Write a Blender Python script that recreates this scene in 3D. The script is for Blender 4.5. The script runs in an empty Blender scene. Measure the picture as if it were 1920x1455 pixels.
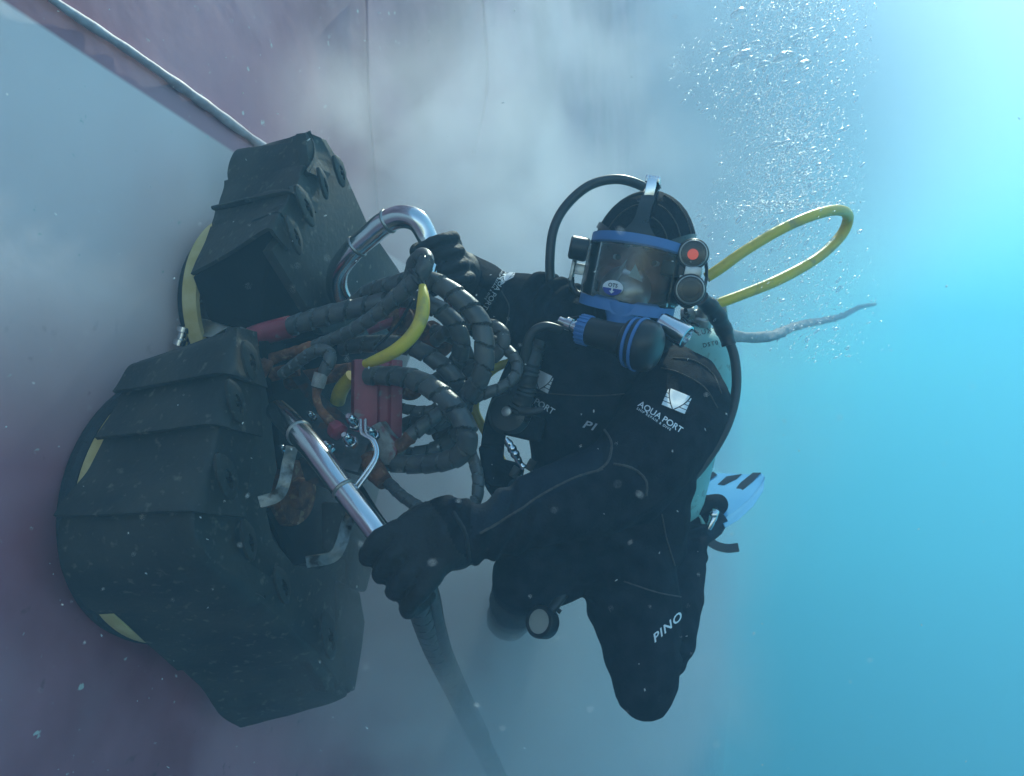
import bpy, bmesh, math, random
from mathutils import Vector, Matrix, noise
from mathutils.bvhtree import BVHTree
R_ = math.radians
random.seed(7)
scene = bpy.context.scene
COL = scene.collection

# ------------------------------------------------------------------ camera
cam_data = bpy.data.cameras.new('camera')
cam = bpy.data.objects.new('camera', cam_data); COL.objects.link(cam)
cam.location = (0, 0, 0); cam.rotation_euler = (R_(90), 0, 0)
cam_data.sensor_width = 36.0; cam_data.lens = 18.0 / math.tan(R_(35))
cam_data.clip_start = 0.02; cam_data.clip_end = 500
cam_data.dof.use_dof = True; cam_data.dof.focus_distance = 1.3; cam_data.dof.aperture_fstop = 4.5
scene.camera = cam
FPX = 960.0 / math.tan(R_(35))

# ------------------------------------------------------------------ light
SUN_TO = Vector((0.40, 1.0, 1.12)).normalized()        # towards the sun
world = bpy.data.worlds.new('World'); scene.world = world
world.use_nodes = True
wn = world.node_tree.nodes; wl = world.node_tree.links
sky = wn.new('ShaderNodeTexSky'); sky.sky_type = 'NISHITA'; sky.sun_disc = False
sky.sun_elevation = math.asin(SUN_TO.z); sky.sun_rotation = math.atan2(SUN_TO.x, SUN_TO.y)
wl.new(sky.outputs[0], wn['Background'].inputs[0]); wn['Background'].inputs[1].default_value = 0.15
sd = bpy.data.lights.new('sun', 'SUN'); sd.energy = 5.0; sd.angle = R_(0.5); sd.color = (1, .93, .88)
sun = bpy.data.objects.new('sun', sd); COL.objects.link(sun)
sun.rotation_euler = SUN_TO.to_track_quat('Z', 'Y').to_euler(); sun.location = (2, 4, 4)
scene.view_settings.view_transform = 'Standard'; scene.view_settings.look = 'None'
scene.view_settings.gamma = 1; scene.view_settings.exposure = 0.84
cy = scene.cycles
cy.use_denoising = True; cy.volume_bounces = 3; cy.max_bounces = 8; cy.diffuse_bounces = 3; cy.glossy_bounces = 3
cy.transmission_bounces = 6; cy.transparent_max_bounces = 16; cy.sample_clamp_indirect = 6
cy.volume_step_rate = 1.5; cy.volume_max_steps = 128
cy.caustics_reflective = False; cy.caustics_refractive = False

# ------------------------------------------------------------------ positions
HN = Vector((0.949, -0.316, 0.0)).normalized()          # hull normal, towards the open water
HC = HN.dot(Vector((-0.80, 1.15, 0)))
def P(px, py, d):
    return Vector(((px - 960) / FPX * d, d, (727.5 - py) / FPX * d))
def H(px, py, h):
    r = Vector(((px - 960) / FPX, 1, (727.5 - py) / FPX))
    return r * ((HC + h) / HN.dot(r))

# ------------------------------------------------------------------ materials
def new_mat(name):
    m = bpy.data.materials.new(name); m.use_nodes = True
    return m, m.node_tree.nodes, m.node_tree.links, m.node_tree.nodes['Principled BSDF']
def mat(name, c1, c2=None, scale=8, rough=.5, metal=0, bump=0, bscale=60, spec=.5, contrast=(.35, .65), coat=0, dirt=None, dscale=20, dthr=(.6, .7)):
    m, n, l, b = new_mat(name)
    b.inputs['Roughness'].default_value = rough; b.inputs['Metallic'].default_value = metal
    b.inputs['Specular IOR Level'].default_value = spec; b.inputs['Coat Weight'].default_value = coat
    tc = n.new('ShaderNodeTexCoord')
    def tex(s, det=6):
        t = n.new('ShaderNodeTexNoise'); t.inputs['Scale'].default_value = s; t.inputs['Detail'].default_value = det
        l.new(tc.outputs['Object'], t.inputs['Vector']); return t
    col = None
    if c2:
        t = tex(scale); r = n.new('ShaderNodeValToRGB'); l.new(t.outputs[0], r.inputs[0])
        r.color_ramp.elements[0].position, r.color_ramp.elements[1].position = contrast
        r.color_ramp.elements[0].color = (*c1, 1); r.color_ramp.elements[1].color = (*c2, 1); col = r.outputs[0]
        mr = n.new('ShaderNodeMapRange'); l.new(t.outputs[0], mr.inputs[0])
        mr.inputs[3].default_value = rough * .75; mr.inputs[4].default_value = min(1, rough * 1.3); l.new(mr.outputs[0], b.inputs['Roughness'])
    else: b.inputs['Base Color'].default_value = (*c1, 1)
    if dirt:
        t = tex(dscale, 9); r = n.new('ShaderNodeValToRGB'); l.new(t.outputs[0], r.inputs[0])
        r.color_ramp.elements[0].position, r.color_ramp.elements[1].position = dthr
        mx = n.new('ShaderNodeMixRGB'); l.new(r.outputs[0], mx.inputs[0])
        if col: l.new(col, mx.inputs[1])
        else: mx.inputs[1].default_value = (*c1, 1)
        mx.inputs[2].default_value = (*dirt, 1); col = mx.outputs[0]
    if col: l.new(col, b.inputs['Base Color'])
    if bump:
        t = tex(bscale, 8); bp = n.new('ShaderNodeBump'); bp.inputs['Strength'].default_value = bump; bp.inputs['Distance'].default_value = .004
        l.new(t.outputs[0], bp.inputs['Height']); l.new(bp.outputs[0], b.inputs['Normal'])
    return m
M = {}
M['rubber'] = mat('black_rubber', (.020, .021, .020), (.052, .048, .040), 9, .58, bump=.3, bscale=90, spec=.3, dirt=(.16, .15, .12), dscale=60, dthr=(.60, .80))
M['rubber_shade'] = mat('shade_rubber', (.010, .011, .012), (.018, .018, .018), 10, .85, bump=.2, spec=.08)  # near-black copy of the rubber, housing shade put into its colour
M['brush'] = mat('brush_bristle', (.015, .016, .02), (.03, .03, .035), 60, .8, bump=.9, bscale=180)
M['yellow_band'] = mat('yellow_band', (.50, .36, .12), (.60, .47, .22), 30, .5)
M['spiral'] = mat('hose_guard', (.052, .055, .056), (.098, .096, .09), 9, .38, bump=.25, bscale=110, dirt=(.12, .11, .09), dscale=40, dthr=(.55, .78))
M['hose'] = mat('hose_rubber', (.02, .02, .022), (.035, .035, .035), 30, .4, bump=.1)
M['chrome'] = mat('stainless_steel', (.72, .73, .74), (.60, .62, .64), 12, .17, 1, bump=.04, bscale=40)
M['dark_steel'] = mat('dark_casting', (.10, .10, .10), (.05, .045, .04), 30, .45, .5, bump=.4, bscale=120, dirt=(.14, .06, .035), dscale=40, dthr=(.55, .68))
M['bracket'] = mat('worn_bracket', (.20, .20, .19), (.42, .42, .40), 30, .4, .7, bump=.4, bscale=90, dirt=(.08, .05, .035), dscale=30, dthr=(.5, .62))
M['steel'] = mat('galvanised_steel', (.42, .43, .42), (.28, .27, .24), 25, .35, .85, bump=.2, bscale=120)
M['rust'] = mat('rusty_steel', (.26, .09, .035), (.10, .035, .02), 45, .8, .1, bump=.9, bscale=150, dirt=(.34, .19, .10), dscale=60, dthr=(.56, .68))
M['red'] = mat('red_paint', (.34, .04, .06), (.22, .03, .045), 22, .42, bump=.25, dirt=(.20, .15, .14), dscale=50, dthr=(.6, .72))
M['worn'] = mat('worn_casting', (.32, .30, .27), (.20, .17, .15), 50, .7, .2, bump=.6, bscale=130, dirt=(.28, .05, .06), dscale=25, dthr=(.55, .62))
M['yellow'] = mat('yellow_hose', (.72, .52, .03), (.62, .45, .06), 14, .4, dirt=(.30, .24, .10), dscale=26, dthr=(.58, .75), bump=.06)
M['neo'] = mat('neoprene', (.008, .010, .014), (.018, .020, .026), 30, .95, bump=.5, bscale=260, spec=.03, dirt=(.03, .03, .031), dscale=75, dthr=(.66, .82))
M['neo_blue'] = mat('bluish_neoprene', (.012, .016, .025), (.020, .026, .036), 18, .95, bump=.5, bscale=260, spec=.03)
M['glove'] = mat('glove_rubber', (.008, .009, .011), (.016, .017, .02), 24, .65, bump=.5, bscale=160, spec=.3)
M['stitch'] = mat('seam_thread', (.045, .04, .038), (.085, .07, .06), 90, .85, bump=.8, bscale=300)
M['hood'] = mat('mask_rubber', (.012, .013, .014), (.02, .021, .022), 20, .28, bump=.08)
M['plastic'] = mat('black_plastic', (.014, .015, .017), None, rough=.38)
M['blue'] = mat('blue_plastic', (.06, .17, .42), (.075, .20, .46), 18, .42, bump=.05)
M['print'] = mat('white_print', (.72, .74, .76), None, rough=.6)
M['print_g'] = mat('grey_print', (.42, .44, .48), None, rough=.6)
M['navy'] = mat('navy_print', (.03, .04, .28), None, rough=.5)
M['ink'] = mat('black_ink', (.01, .01, .012), None, rough=.5)
M['skin'] = mat('skin', (.34, .13, .085), (.26, .09, .06), 14, .5, bump=.15, bscale=160)
M['eye'] = mat('eye', (.65, .62, .6), None, rough=.15)
M['iris'] = mat('iris', (.02, .012, .01), None, rough=.1)
M['tank'] = mat('cylinder_paint', (.20, .46, .44), (.28, .54, .50), 9, .45, bump=.15, dirt=(.14, .17, .13), dscale=38, dthr=(.60, .72))
M['fin'] = mat('pale_blue_fin', (.17, .50, .78), (.24, .58, .84), 8, .85, bump=.1, spec=.1)
M['fin_dark'] = mat('dark_fin_rubber', (.03, .045, .06), None, rough=.85, spec=.08)
M['lens'] = mat('gauge_lens', (.34, .36, .33), (.42, .43, .38), 20, .15)
M['rope'] = mat('grey_sleeve', (.30, .33, .34), (.40, .42, .42), 40, .8, bump=.8, bscale=90)
M['mast'] = mat('weld_metal', (.34, .24, .26), (.52, .44, .46), 30, .6, bump=.5, bscale=60)
M['snow'] = mat('pale_flakes', (.85, .85, .82), None, rough=.5)

def glass(name, tint, refl, rough=.03):
    m, n, l, b = new_mat(name)
    n.remove(b); tr = n.new('ShaderNodeBsdfTransparent'); tr.inputs[0].default_value = (*tint, 1)
    gl = n.new('ShaderNodeBsdfGlossy'); gl.inputs['Roughness'].default_value = rough
    fr = n.new('ShaderNodeFresnel'); fr.inputs[0].default_value = 1.4
    ma = n.new('ShaderNodeMath'); ma.operation = 'MULTIPLY_ADD'; ma.inputs[1].default_value = 1.0; ma.inputs[2].default_value = refl
    ma.use_clamp = True; l.new(fr.outputs[0], ma.inputs[0])
    mx = n.new('ShaderNodeMixShader'); l.new(ma.outputs[0], mx.inputs[0]); l.new(tr.outputs[0], mx.inputs[1]); l.new(gl.outputs[0], mx.inputs[2])
    l.new(mx.outputs[0], n['Material Output'].inputs[0]); return m
M['glass'] = glass('visor_glass', (.74, .76, .76), .0)
M['clear'] = glass('clear_silicone', (.70, .70, .70), .07, .2)
def bubble_mat():
    m, n, l, b = new_mat('air_bubble'); n.remove(b)
    g = n.new('ShaderNodeBsdfTransparent'); g.inputs[0].default_value = (.93, .97, 1, 1)
    t = n.new('ShaderNodeBsdfTranslucent'); t.inputs[0].default_value = (.95, .97, 1, 1); d = n.new('ShaderNodeBsdfGlossy'); d.inputs['Roughness'].default_value = .32
    a = n.new('ShaderNodeMixShader'); a.inputs[0].default_value = .82; l.new(t.outputs[0], a.inputs[1]); l.new(d.outputs[0], a.inputs[2])
    lw = n.new('ShaderNodeLayerWeight'); lw.inputs[0].default_value = .45
    mr = n.new('ShaderNodeMapRange'); l.new(lw.outputs['Facing'], mr.inputs[0]); mr.inputs[3].default_value = .07; mr.inputs[4].default_value = .85
    x = n.new('ShaderNodeMixShader'); l.new(mr.outputs[0], x.inputs[0]); l.new(g.outputs[0], x.inputs[1]); l.new(a.outputs[0], x.inputs[2]); l.new(x.outputs[0], n['Material Output'].inputs[0]); return m
M['bubble'] = bubble_mat()
def emit(name, c, s):
    m, n, l, b = new_mat(name); b.inputs['Base Color'].default_value = (*c, 1)
    b.inputs['Emission Color'].default_value = (*c, 1); b.inputs['Emission Strength'].default_value = s; return m
M['lamp'] = emit('red_lamp', (1.0, .10, .05), .42)

# ------------------------------------------------------------------ mesh helpers
def cat(pts, n):
    """Catmull-Rom through tuples of floats, n samples per span"""
    out = []; m = len(pts)
    for i in range(m - 1):
        p1, p2 = pts[i], pts[i + 1]
        p0 = pts[i - 1] if i else [2 * a - b for a, b in zip(p1, p2)]
        p3 = pts[i + 2] if i + 2 < m else [2 * b - a for a, b in zip(p1, p2)]
        for k in range(n):
            t = k / n
            out.append([.5 * (2 * b + (c - a) * t + (2 * a - 5 * b + 4 * c - d) * t * t + (3 * b - a - 3 * c + d) * t ** 3)
                        for a, b, c, d in zip(p0, p1, p2, p3)])
    out.append(list(pts[-1])); return out
def frames(path):
    T = []
    for i in range(len(path)):
        a = path[max(0, i - 1)]; b = path[min(len(path) - 1, i + 1)]
        t = (b - a); T.append(t.normalized() if t.length > 1e-9 else Vector((0, 0, 1)))
    u = T[0].orthogonal().normalized(); F = []
    for t in T:
        u = (u - t * u.dot(t)); u = u.normalized() if u.length > 1e-6 else t.orthogonal().normalized()
        F.append((t, u, t.cross(u)))
    return F
class MB:
    def __init__(s): s.v = []; s.f = []; s.m = []
    def add(s, vs, fs, mi=0):
        o = len(s.v); s.v += [Vector(v) for v in vs]; s.f += [tuple(i + o for i in f) for f in fs]; s.m += [mi] * len(fs); return s
    def tube(s, path, rad, seg=14, caps=True, mi=0, fn=None, round_caps=False):
        path = [Vector(p) for p in path]
        if not hasattr(rad, '__len__'): rad = [rad] * len(path)
        rad = list(rad)
        if round_caps:
            def cap(a, b, r):
                t = (a - b).normalized(); return [(a + t * r * math.sin(q), r * math.cos(q)) for q in (R_(80), R_(60), R_(35))]
            c0 = cap(path[0], path[1], rad[0]); c1 = cap(path[-1], path[-2], rad[-1])[::-1]
            path = [c[0] for c in c0] + path + [c[0] for c in c1]; rad = [c[1] for c in c0] + rad + [c[1] for c in c1]
        F = frames(path); vs = []; fs = []; L = 0
        for i, p in enumerate(path):
            if i: L += (p - path[i - 1]).length
            for k in range(seg):
                a = 2 * math.pi * k / seg; r = rad[i] * (fn(L, a) if fn else 1)
                vs.append(p + F[i][1] * math.cos(a) * r + F[i][2] * math.sin(a) * r)
        n = len(path)
        for i in range(n - 1):
            for k in range(seg):
                k2 = (k + 1) % seg; fs.append((i * seg + k, i * seg + k2, (i + 1) * seg + k2, (i + 1) * seg + k))
        if caps:
            fs.append(tuple(range(seg))[::-1]); fs.append(tuple((n - 1) * seg + k for k in range(seg)))
        return s.add(vs, fs, mi)
    def lathe(s, o, axis, prof, seg=28, mi=0, squash=1.0, xdir=None, ring=False):
        """prof: (distance along axis, radius)"""
        a = Vector(axis).normalized(); u = (Vector(xdir) - a * Vector(xdir).dot(a)).normalized() if xdir else a.orthogonal().normalized(); w = a.cross(u)
        vs = []; fs = []
        for (z, r) in prof:
            for k in range(seg):
                t = 2 * math.pi * k / seg; vs.append(Vector(o) + a * z + u * math.cos(t) * r + w * math.sin(t) * r * squash)
        n = len(prof)
        if ring:
            for k in range(seg): k2 = (k + 1) % seg; fs.append(((n - 1) * seg + k, (n - 1) * seg + k2, k2, k))
        for i in range(n - 1):
            for k in range(seg):
                k2 = (k + 1) % seg; fs.append((i * seg + k, i * seg + k2, (i + 1) * seg + k2, (i + 1) * seg + k))
        if ring: return s.add(vs, fs, mi)
        fs.append(tuple(range(seg))[::-1]); fs.append(tuple((n - 1) * seg + k for k in range(seg)))
        return s.add(vs, fs, mi)
    def box(s, o, ax, ay, az, mi=0):
        """ax, ay, az are half-extent vectors"""
        o = Vector(o); vs = [o + ax * x + ay * y + az * z for x in (-1, 1) for y in (-1, 1) for z in (-1, 1)]
        fs = [(0, 1, 3, 2), (4, 6, 7, 5), (0, 4, 5, 1), (2, 3, 7, 6), (0, 2, 6, 4), (1, 5, 7, 3)]
        return s.add(vs, fs, mi)
    def prism(s, poly, off, mi=0):
        """extrude a 3D polygon by vector off"""
        n = len(poly); poly = [Vector(p) for p in poly]; off = Vector(off)
        return s.add(poly + [p + off for p in poly], [tuple(range(n)), tuple(range(n, 2 * n))[::-1]] +
                     [(i, (i + n), (i + 1) % n + n, (i + 1) % n) for i in range(n)], mi)
    def sheet(s, rows, thick, mi=0):
        """rows of points -> closed shell with thickness along the normal (behind)"""
        nr, nc = len(rows), len(rows[0]); N = []
        for i in range(nr):
            for j in range(nc):
                a = rows[min(i + 1, nr - 1)][j] - rows[max(i - 1, 0)][j]; b = rows[i][min(j + 1, nc - 1)] - rows[i][max(j - 1, 0)]
                c = a.cross(b); N.append(c.normalized() if c.length > 1e-12 else Vector((0, -1, 0)))
        vs = [rows[i][j] for i in range(nr) for j in range(nc)]
        vs += [rows[i][j] - N[i * nc + j] * thick for i in range(nr) for j in range(nc)]
        o = nr * nc; fs = []
        for i in range(nr - 1):
            for j in range(nc - 1):
                a, b, c, d = i * nc + j, i * nc + j + 1, (i + 1) * nc + j + 1, (i + 1) * nc + j
                fs.append((a, b, c, d)); fs.append((d + o, c + o, b + o, a + o))
        bd = [j for j in range(nc)] + [i * nc + nc - 1 for i in range(1, nr)] + [(nr - 1) * nc + j for j in range(nc - 2, -1, -1)] + [i * nc for i in range(nr - 2, 0, -1)]
        for k in range(len(bd)):
            a, b = bd[k], bd[(k + 1) % len(bd)]; fs.append((b, a, a + o, b + o))
        return s.add(vs, fs, mi)
    def mesh(s, name, mats, bevel=0, angle=40, segs=2):
        me = bpy.data.meshes.new(name); me.from_pydata([tuple(v) for v in s.v], [], s.f)
        for m in (mats if isinstance(mats, (list, tuple)) else [mats]): me.materials.append(m)
        me.polygons.foreach_set('material_index', s.m)
        bm = bmesh.new(); bm.from_mesh(me)
        bmesh.ops.recalc_face_normals(bm, faces=bm.faces)
        if bevel:
            es = [e for e in bm.edges if len(e.link_faces) == 2 and e.calc_face_angle(0) > R_(35)]
            bmesh.ops.bevel(bm, geom=es, offset=bevel, segments=segs, affect='EDGES', profile=.6, clamp_overlap=True)
        bm.to_mesh(me); bm.free()
        me.shade_smooth(); me.set_sharp_from_angle(angle=R_(angle)); return me
    def obj(s, name, mats, parent=None, **k):
        return link(name, s.mesh(name, mats, **k), parent)
def link(name, me, parent=None):
    o = bpy.data.objects.new(name, me); COL.objects.link(o)
    if parent:
        o.parent = parent; bpy.context.view_layer.update() if False else None
        o.matrix_parent_inverse = Matrix.Translation(parent.location).inverted()
    return o
def empty(name, loc):
    o = bpy.data.objects.new(name, None); COL.objects.link(o); o.location = loc; o.empty_display_size = .05; return o
def tag(o, label, category, group=None, kind=None):
    o['label'] = label; o['category'] = category
    if group: o['group'] = group
    if kind: o['kind'] = kind
    return o
def spath(pts, n=8, fn=P):
    """pts (px,py,d) or (px,py,d,rpx) -> smooth path, radii in metres"""
    c = cat([list(fn(*p[:3])) + [(p[3] if len(p) > 3 else 10) * fn(*p[:3]).y / FPX] for p in pts], n)
    return [Vector(q[:3]) for q in c], [q[3] for q in c]
def resample(path, rad, step):
    out = [path[0]]; ro = [rad[0]]; acc = 0
    for i in range(1, len(path)):
        a, b = path[i - 1], path[i]; L = (b - a).length; d = step - acc
        while d <= L:
            t = d / L if L else 0; out.append(a.lerp(b, t)); ro.append(rad[i - 1] * (1 - t) + rad[i] * t); d += step
        acc = (acc + L) % step
    return out, ro

# ------------------------------------------------------------------ the ship's hull
def hull_material():
    m, n, l, b = new_mat('antifouling_paint')
    tc = n.new('ShaderNodeTexCoord')
    def noise_(s, det, vec=None):
        t = n.new('ShaderNodeTexNoise'); t.inputs['Scale'].default_value = s; t.inputs['Detail'].default_value = det
        l.new(vec or tc.outputs['Object'], t.inputs['Vector']); return t.outputs[0]
    def ramp(x, a, b_, ca=(0, 0, 0), cb=(1, 1, 1)):
        r = n.new('ShaderNodeValToRGB'); l.new(x, r.inputs[0]); e = r.color_ramp.elements
        e[0].position, e[1].position = a, b_; e[0].color = (*ca, 1); e[1].color = (*cb, 1); return r.outputs[0]
    def mix(f, a, b_):
        x = n.new('ShaderNodeMixRGB')
        for i, q in ((0, f), (1, a), (2, b_)):
            if isinstance(q, tuple): x.inputs[i].default_value = (*q, 1)
            elif isinstance(q, float): x.inputs[i].default_value = q
            else: l.new(q, x.inputs[i])
        return x.outputs[0]
    def plane(p0, p1, w):
        """0..1 across the line p0-p1 that lies in the hull, w metres soft"""
        d = (p1 - p0).normalized(); mm = d.cross(HN).normalized()
        dt = n.new('ShaderNodeVectorMath'); dt.operation = 'DOT_PRODUCT'; l.new(tc.outputs['Object'], dt.inputs[0]); dt.inputs[1].default_value = mm
        r = n.new('ShaderNodeMapRange'); l.new(dt.outputs['Value'], r.inputs[0]); c = mm.dot(p0)
        r.inputs[1].default_value = c - w; r.inputs[2].default_value = c + w; return r.outputs[0]
    mp = n.new('ShaderNodeMapping'); l.new(tc.outputs['Object'], mp.inputs[0]); mp.inputs['Scale'].default_value = (1.0, 1.0, .9); mp.inputs['Rotation'].default_value = (0, R_(-25), 0)
    red = mix(ramp(noise_(1.6, 8, mp.outputs[0]), .40, .62), (.22, .04, .06), (.50, .19, .235))
    red = mix(ramp(noise_(1.7, 3, mp.outputs[0]), .50, .72), red, (.46, .24, .28))
    pale = mix(ramp(noise_(2.0, 6, mp.outputs[0]), .3, .7), (.80, .60, .58), (.88, .72, .70))
    pale = mix(ramp(noise_(.8, 3), .55, .7), pale, (.44, .32, .30))
    e1 = plane(H(0, -5, 0), H(430, 278, 0), .004)              # the edge of the cleaned strip
    e2 = plane(H(-200, 640, 0), H(420, 760, 0), .16)
    mul = n.new('ShaderNodeMath'); mul.operation = 'MULTIPLY'; l.new(e1, mul.inputs[0])
    inv = n.new('ShaderNodeMath'); inv.operation = 'SUBTRACT'; inv.inputs[0].default_value = 1; l.new(e2, inv.inputs[1]); l.new(inv.outputs[0], mul.inputs[1])
    base = mix(mul.outputs[0], red, pale)
    spots = ramp(noise_(26, 4), .66, .78)
    low = n.new('ShaderNodeMath'); low.operation = 'MULTIPLY'; l.new(spots, low.inputs[0]); l.new(e2, low.inputs[1])
    base = mix(low.outputs[0], base, (.16, .05, .06))
    base = mix(ramp(noise_(40, 6), .69, .75), base, (.58, .55, .5))
    l.new(base, b.inputs['Base Color']); b.inputs['Roughness'].default_value = .55
    bp = n.new('ShaderNodeBump'); bp.inputs['Strength'].default_value = .3; bp.inputs['Distance'].default_value = .008
    l.new(noise_(7, 6, mp.outputs[0]), bp.inputs['Height']); l.new(bp.outputs[0], b.inputs['Normal'])
    return m
M['hull'] = hull_material()
HU = Vector((0, 0, 1)).cross(HN).normalized()              # horizontal, along the hull into the distance
if HU.y < 0: HU = -HU
hull = empty('ship_hull', HN * HC + Vector((0, 0, -3)))
tag(hull, 'purplish red ship hull with a pale area and a long weld bead behind the machine', 'ship hull')
mb = MB(); rows = []
for i in range(25):
    z = -14 + i * 20.5 / 24; row = []
    for j in range(61):
        s = -1.2 + (j / 60) ** 2.0 * 67
        row.append(HN * HC + HU * s + Vector((0, 0, z)) + HN * (.003 * noise.noise(Vector((s * 1.3, z * 1.3, 0)))) - HN * .003)
    rows.append(row)
mb.sheet(rows, -.02).obj('hull_plating', M['hull'], hull, angle=60)
def bead(pts, r, name, m):
    p, rr = spath([(a, b, .007, r) for a, b in pts], 10, H); p, rr = resample(p, rr, .006)
    rr = [q * (1 + .28 * noise.noise(Vector((i * .13, r, 0)))) for i, q in enumerate(rr)]
    p = [q + Vector((0, 0, 1)) * .0015 * noise.noise(Vector((i * .06, 3, r))) for i, q in enumerate(p)]
    MB().tube(p, rr, 10).obj(name, m, hull)
bead([(60, -40), (100, 0), (250, 100), (380, 192), (470, 258), (560, 325)], 8.5, 'weld_bead', M['mast'])
bead([(688, -20), (690, 100), (694, 200), (705, 320), (712, 430)], 3, 'weld_seam', M['hull'])
bead([(905, -20), (915, 120), (912, 190), (890, 290)], 3, 'weld_seam', M['hull'])

# ------------------------------------------------------------------ the cleaning machine
cart = empty('hull_cleaning_machine', H(560, 900, .05))
tag(cart, 'black rubber skirted underwater hull cleaning machine with steel handles and a tangle of wrapped hoses', 'cleaning machine')
def housing(net, plates, name, lf=1.0):
    """net: list of (rim, ridge, flange) triples of (px,py[,h]); plates: list of (t0,t1)"""
    cols = []
    for rim, ridge, fl in net:
        A = H(rim[0], rim[1], rim[2] if len(rim) > 2 else .07); B = H(ridge[0], ridge[1], ridge[2] if len(ridge) > 2 else .30); C = H(fl[0], fl[1], fl[2] if len(fl) > 2 else .306)
        out = HN * .012
        pts = [A, A.lerp(B, .25) + out * .3, A.lerp(B, .55) + out * .6, A.lerp(B, .84) + out * .6, B.lerp(C, .06), B.lerp(C, .22), B.lerp(C, .55), C]
        fine = []
        for q in cat([list(p) for p in pts], 3): fine.append(Vector(q))
        cols.append([c for p in fine for c in p])
    N = 12; C = cat(cols, N)
    C = [[Vector(c[3 * k:3 * k + 3]) for k in range(len(c) // 3)] for c in C]
    cen = sum((c[len(c) // 2] for c in C), Vector()) / len(C)
    n = len(C) - 1
    for pi, (t0, t1) in enumerate(plates):
        i0, i1 = int(round(t0 * n)), int(round(t1 * n)); rows = []
        for i in range(i0, i1 + 1):
            f = (i - i0) / max(1, i1 - i0); c = C[i]; row = []
            tan = (C[min(i + 1, n)][6] - C[max(i - 1, 0)][6]).normalized()
            for j, p in enumerate(c):
                a = c[min(j + 1, len(c) - 1)] - c[max(j - 1, 0)]; nn = tan.cross(a).normalized()
                if nn.dot(p - cen) < 0 and j < 14: nn = -nn
                if j >= 14 and nn.dot(HN) < 0: nn = -nn
                lift = .002 + .016 * lf * (1 if t0 < .5 else .35) * f ** 2.2 - .004 * (1 - f)
                w = .0035 * noise.noise(p * 7 + Vector((pi * 3.1, 0, 0))) + .0015 * noise.noise(p * 22)
                wav = tan * .008 * math.sin(j / 23 * math.pi) * (f ** 4)
                row.append(p + nn * (lift + w) + wav)
            rows.append(row)
        MB().sheet(rows, .007).obj('skirt_plate', M['rubber'], cart, angle=50)
lower = [((262, 676), (440, 614), (482, 622)), ((242, 690), (434, 640), (484, 668)), ((228, 735), (424, 690), (486, 720)), ((208, 790), (412, 752), (482, 780)),
         ((168, 880), (392, 850), (470, 868)), ((124, 950), (366, 930), (452, 945)), ((110, 1010), (356, 985), (440, 1000)), ((122, 1075), (378, 1045), (450, 1040)),
         ((160, 1118), (430, 1090), (490, 1075)), ((215, 1150), (490, 1140), (540, 1110)), ((300, 1222), (560, 1205), (600, 1170)), ((375, 1288), (612, 1256), (640, 1225)),
         ((412, 1338), (632, 1290), (650, 1262)), ((452, 1358), (640, 1300), (655, 1285))]
housing(lower, [(0, .16), (.14, .265), (.25, .41), (.39, .66), (.64, .80), (.78, 1)], 'lower')
upper = [((468, 276), (574, 246), (604, 258)), ((440, 284), (584, 268), (618, 286)), ((424, 318), (580, 294), (622, 310)), ((421, 352), (562, 318), (604, 345)),
         ((404, 388), (545, 350), (590, 392)), ((398, 418), (532, 378), (572, 420)), ((378, 470), (515, 402), (548, 450)), ((360, 515), (505, 422), (538, 468))]
housing(upper, [(0, .40), (.38, .60), (.57, .79), (.74, 1)], 'upper', .5)
# flat deck plates
def deck(pts, h, t, m, name, bev=.003):
    return MB().prism([H(a, b, h) for a, b in pts], -HN * t).obj(name, m, cart, bevel=bev)
deck([(452, 612), (482, 622), (492, 690), (506, 760), (520, 880), (500, 958), (512, 1010), (552, 1060), (600, 1066), (650, 1040), (680, 1036), (676, 1080), (655, 1112), (660, 1180), (645, 1290), (615, 1300),
      (560, 1205), (490, 1138), (430, 1086), (385, 1040), (362, 985), (372, 930), (398, 850), (415, 752), (430, 680)], .297, .03, M['rubber'], 'deck_plate')
deck([(572, 248), (612, 262), (642, 312), (692, 425), (746, 503), (800, 600), (780, 640), (606, 626), (510, 470), (540, 430), (556, 370), (580, 320)], .300, .022, M['rubber'], 'deck_plate')
# walls under the decks: rubber darkened to carry the shade inside the housing
def wall(pts, m=M['rubber_shade'], t=.012, name='inner_wall'):
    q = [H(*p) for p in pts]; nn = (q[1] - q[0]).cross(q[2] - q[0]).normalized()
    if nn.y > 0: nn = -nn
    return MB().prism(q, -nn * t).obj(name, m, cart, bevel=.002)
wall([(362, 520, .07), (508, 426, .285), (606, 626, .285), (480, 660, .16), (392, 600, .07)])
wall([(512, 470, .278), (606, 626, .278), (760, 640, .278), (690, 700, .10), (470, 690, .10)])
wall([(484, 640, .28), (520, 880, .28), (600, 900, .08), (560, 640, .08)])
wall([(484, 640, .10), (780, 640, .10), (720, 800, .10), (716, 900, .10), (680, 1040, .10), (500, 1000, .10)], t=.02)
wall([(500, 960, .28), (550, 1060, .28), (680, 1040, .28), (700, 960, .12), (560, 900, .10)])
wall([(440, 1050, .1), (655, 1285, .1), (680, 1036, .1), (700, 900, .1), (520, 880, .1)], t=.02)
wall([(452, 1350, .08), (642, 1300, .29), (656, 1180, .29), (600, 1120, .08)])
# end plates on the far side
for (pp) in ([(600, 940), (640, 950), (656, 990), (654, 1050), (638, 1106), (600, 1100)], [(580, 1080), (626, 1104), (636, 1160), (630, 1210), (616, 1290), (580, 1284)]):
    MB().prism([H(a, b, .235) for a, b in pp], HN * .068).obj('skirt_plate', M['rubber'], cart, bevel=.010, segs=3)
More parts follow.
